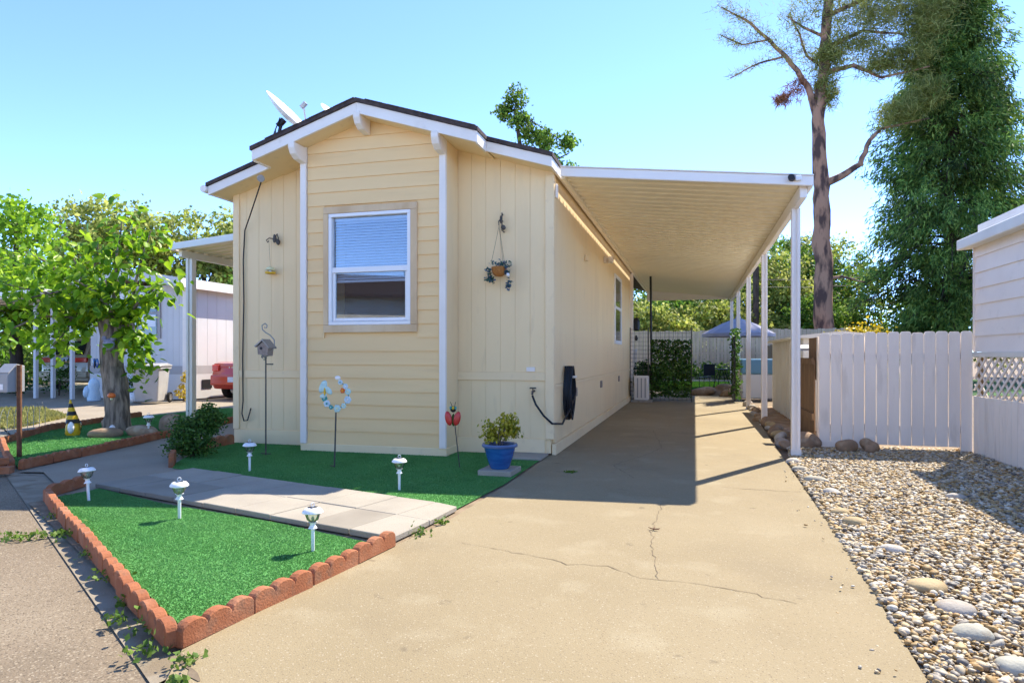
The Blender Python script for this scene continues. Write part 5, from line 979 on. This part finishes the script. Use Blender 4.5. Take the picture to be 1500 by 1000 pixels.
# big dark cedar: drooping sprays round a tall trunk
def cedar(name, label, loc, Ht, Rb, n_, z0, size, mt, lean=0, ex=1.):
    t = T(name, label, 'tree', loc); m = MB(); limb(m, [(0,0,0),(0,0,Ht*.5),(lean,0,Ht)], Rb*.12, .06, 12); o = part('trunk', m, 'barkdark', t, smooth='all', local=True)
    C = []; D = []; m = MB()
    nb = n_
    for i in range(nb):
        u_ = random.random()**.85; z = z0+(Ht-z0)*u_; prof = Rb*min(1,(1-u_)*1.22+.05)*(.55+.45*min(1,u_*6)); a = random.uniform(0,6.283); L_ = prof*random.uniform(.62,1.12)*(1+.22*math.sin(3*a+z*.9))
        ca, sa = math.cos(a)*ex, math.sin(a); dro = L_*random.uniform(.15,.42)
        if i % 4 == 0: m.tube([(lean*u_,0,z),(ca*L_*.5,sa*L_*.5,z+.1),(ca*L_,sa*L_,z-dro)], [.05,.03,.012], 4, False)
        k = 8
        for j in range(k):
            s_ = .35+.65*random.random(); w_ = .10+.10*L_*(1.05-s_)+.05
            cx_, cy_, cz_ = lean*u_+ca*L_*s_+random.gauss(0,w_), sa*L_*s_+random.gauss(0,w_), z+.1*L_*s_-dro*s_*s_-abs(random.gauss(0,.15))
            for _ in range(15): C.append((cx_+random.gauss(0,.13), cy_+random.gauss(0,.13), cz_+random.gauss(0,.17))); D.append((ca*.7,sa*.7,-1.0))
    part('limbs', m, 'barkdark', t, local=True); Vv, Ff = leaves(np.array(C), size, 'spray', dirs=np.array(D), spread=.6); link('crown', npmesh('crown', Vv, Ff, mt), t)
cedar('cedar_tree', 'huge dark green cedar with drooping sprays behind the white fence', (12.2,37.2,0), 24, 4.5, 1400, 2.2, .27, 'leaf_cedar')
cedar('cedar_tree', 'second lower cedar at the right edge behind the huge one', (19.8,44,0), 17, 3.0, 420, 2.2, .30, 'leaf_cedar')
# wood behind the back fence
bk = [(-9,40,4.5,'leaf_oak',1.0),(-4.2,38.5,4.4,'leaf_oak',1.0),(-.6,40.5,5.2,'leaf_mid',1.1),(2.6,39.0,4.4,'leaf_oak',1.),(5.2,42,6.4,'leaf_oak',1.15),(7.6,40,4.6,'leaf_mid',1.0),(2.0,46,7.6,'leaf_mid',1.2),(8.6,47,7.6,'leaf_oak',1.2),(-6,47,7.0,'leaf_mid',1.2),(-1.5,36.2,3.4,'leaf_oak',.7),(13,44,5,'leaf_mid',1.1),(19,46,6,'leaf_oak',1.2),(3.6,49,9.8,'leaf_mid',1.4),(8.2,51,10,'leaf_oak',1.4),(6.2,45,8.4,'leaf_mid',1.25),(-2.5,50,9,'leaf_oak',1.4)]
lb = ['olive green tree at the far left of the board fence','olive tree behind the black carport pole','dark tree over the middle of the board fence','yellow olive tree above the patio umbrella','tall olive tree left of the bare pine trunk','dark tree behind the foot of the bare pine','tall dark tree far behind the umbrella','tall olive tree seen between pine and cedar','tall dark tree far behind the house end','low olive bush just over the board fence','dark tree behind the cedar foot','olive tree at the far right behind the cedars','tallest dark tree behind the utility pole','tallest olive tree right behind the bare pine','tall dark tree just left of the bare pine','tall olive tree farthest back over the house end']
for i, (x, y, h, mt, k) in enumerate(bk):
    bl_ = [(random.uniform(-1.6,1.6)*k, random.uniform(-.8,.8), h*random.uniform(.42,.95), random.uniform(1.1,1.7)*k, 1.1*k, random.uniform(.8,1.25)*k) for _ in range(7)] + [(0,0,h*.35,2.0*k,1.3*k,1.2*k),(-1.2*k,0,1.8,1.6*k,1.2,1.3),(1.3*k,0,1.8,1.6*k,1.2,1.3)]
    tree('background_tree', lb[i], (x,y,0), [(0,0,0),(.1,0,h*.3),(0,0,h*.55)], None, bl_, -58, 15, .20, mt, 'barkdark', 'trees behind the board fence', sig=.2, shell=.5, tr=(.2,.1))
tree('lime_tree', 'bright yellow green tree behind the white home at right', (8.9,18.0,0), [(0,0,0),(0,0,2.4)], None, [(-1.1,0,3.3,1.0,.9,1.0),(-.2,0,4.2,1.1,.9,.9),(-1.2,0,2.2,.9,.8,.9),(.9,0,4.0,1.2,1,1),(.4,0,2.8,1.2,1,1)], -80, 13, .11, 'leaf_maple', 'barkdark')
leafy('golden_bush', 'golden yellow bush showing over the white fence', 'shrub', (3.75,17.4,0), [(0,0,1.72,.72,.45,.26),(-.3,0,1.2,.6,.5,.5),(.35,0,1.2,.6,.5,.5)], -50, 12, .07, 'leaf_gold', sig=.25)
m = MB(); m.tube([(3.2,38,0),(3.2,38,6.0)], .16, 10); solo('utility_pole', m, 'barkdark', 'dark utility pole behind the carport posts', 'pole', (3.2,38,0))
for i, z in enumerate((4.9,5.3)): m = MB(); m.tube([(3.2,38,z),(6,38.3,z-.05),(12,38.8,z+.1)], .018, 4); solo('overhead_wire', m, 'black', ['lower thin wire running right from the utility pole','upper thin wire running right from the utility pole'][i], 'wire', group='overhead wires')
# weeds in the joints
def weed(x, y, r_, h, label, mt='weed', n_=42, grp='weeds in the paving joints'):
    t = T('weed', label, 'weed', (x,y,0), 0, grp); Pt = np.c_[rng.normal(0,r_*.5,n_), rng.normal(0,r_*.5,n_), np.abs(rng.normal(0,h*.5,n_))]
    Vv, Ff = leaves(Pt, .028, 'quad', dirs=np.array([0,0,.8])); link('leaves', npmesh('leaves', Vv, Ff, mt), t)
for x, y, r_, h, lab in [(-2.22,2.28,.08,.05,'weed tuft at the front corner of the scalloped edging'),(-2.42,2.50,.10,.08,'leafy weed just behind the front corner of the edging'),(-2.62,2.52,.05,.04,'pale weed in the gutter near the front corner'),(-2.75,2.72,.06,.05,'small weed beside the edging, third from the corner'),(-3.15,2.98,.10,.06,'wide weed clump in the middle of the gutter'),(-3.62,3.30,.09,.05,'weed clump behind the wide gutter clump'),(-4.15,3.62,.10,.06,'pale weed where the road joint meets the gutter'),(-4.75,4.05,.07,.05,'small weed near the street corner solar light'),(-1.98,2.25,.07,.04,'sprawling weed at the driveway corner crack'),(-1.9,2.1,.05,.03,'tiny weed at the lower end of the corner crack'),(-1.84,4.30,.09,.06,'grassy weed at the end of the paver walk'),(-1.80,4.62,.05,.05,'small grassy weed along the driveway edge of the walk'),(-1.28,7.02,.06,.015,'flat green weed in the shaded driveway joint')]: weed(x, y, r_, h, lab)
ws = T('weed', 'line of grass growing in the road joint at far left', 'weed', (-4.5,3.55,0)); P = np.c_[rng.normal(0,.04,260)+np.linspace(-.35,.3,260), np.linspace(-.25,.2,260)+rng.normal(0,.035,260), np.abs(rng.normal(-.02,.015,260))-.02]; Vv, Ff = leaves(P, .03, 'quad', dirs=np.array([0,0,.8])); link('leaves', npmesh('leaves', Vv, Ff, 'weed'), ws)
m = MB()
for _ in range(14): m.tube([(0,0,.006),(random.gauss(0,.03),random.gauss(0,.02),.01)], [.004,.002], 4)
o = solo('dead_weed', m, 'rust', 'small reddish dry weed in the driveway crack', 'weed'); o.location = (-.28,4.85,.004)
# ================================================================== STREET SIDE OPPOSITE (seen in the window glass)
for i, (t_, L_, mt, lab) in enumerate(((-9.5,13,'alu','white lap sided home across the street mirrored in the bay window'),(6.0,13,'shedw','cream lap sided home across the street left of the white one'))):
    x_, y_ = on_road(t_,-11.0); O = T('opposite_home', lab, 'house', (x_,y_,0), R(-33.2), 'homes across the street')
    part('wall', MB().box(-L_/2,L_/2,-4.6,0,0,3.3), mt, O, local=True)
    for k in range(17): part('siding_board', MB().px([(.001,.1+k*.19),(.022,.1+k*.19),(.008,.288+k*.19),(.001,.288+k*.19)], -L_/2, L_/2), mt, O, local=True)
    part('roof', MB().px([(-5.1,3.2),(-2.3,4.15),(.5,3.2),(.5,3.3),(-2.3,4.27),(-5.1,3.3)], -L_/2-.3, L_/2+.3), 'shingle', O, local=True)
    for x in (-4.6,-1.4,2.2):
        w_ = part('window', MB().box(x,x+1.5,.023,.05,1.15,2.45), 'vinyl', O, local=True); part('pane', MB().box(x+.07,x+1.43,.051,.056,1.22,2.38), 'carglass', w_, local=True)
    part('door', MB().box(4.6,5.5,.023,.06,.5,2.6), 'brownwood', O, local=True)
x_, y_ = on_road(-1.8,-11.0); OC = T('opposite_awning', 'white awning between the homes across the street', 'awning', (x_,y_,0), R(-33.2))
part('roof', MB().box(-1.2,1.2,-4.6,.6,2.75,2.9), 'alu', OC, local=True)
for x in (-1.1,1.1): part('post', MB().box(x-.05,x+.05,.4,.5,0,2.74), 'alu', OC, local=True)
for i, (x, y) in enumerate(((-17,-6.5),(-11.5,-13.5),(-3,-19),(9,-24))):
    tree('street_tree', ['street tree opposite beside the cream home','street tree rising behind the cream home','street tree rising behind the white home','street tree far right of the white home'][i], (x,y,0), [(0,0,0),(0,0,3)], None, [(0,0,3.3,2.4,2,1.5),(1.5,0,2.8,2.0,2,1.3),(-1.6,0,2.9,2.0,2,1.3)], -60, 10, .32, 'leaf_mid', 'barkdark', 'trees across the street')
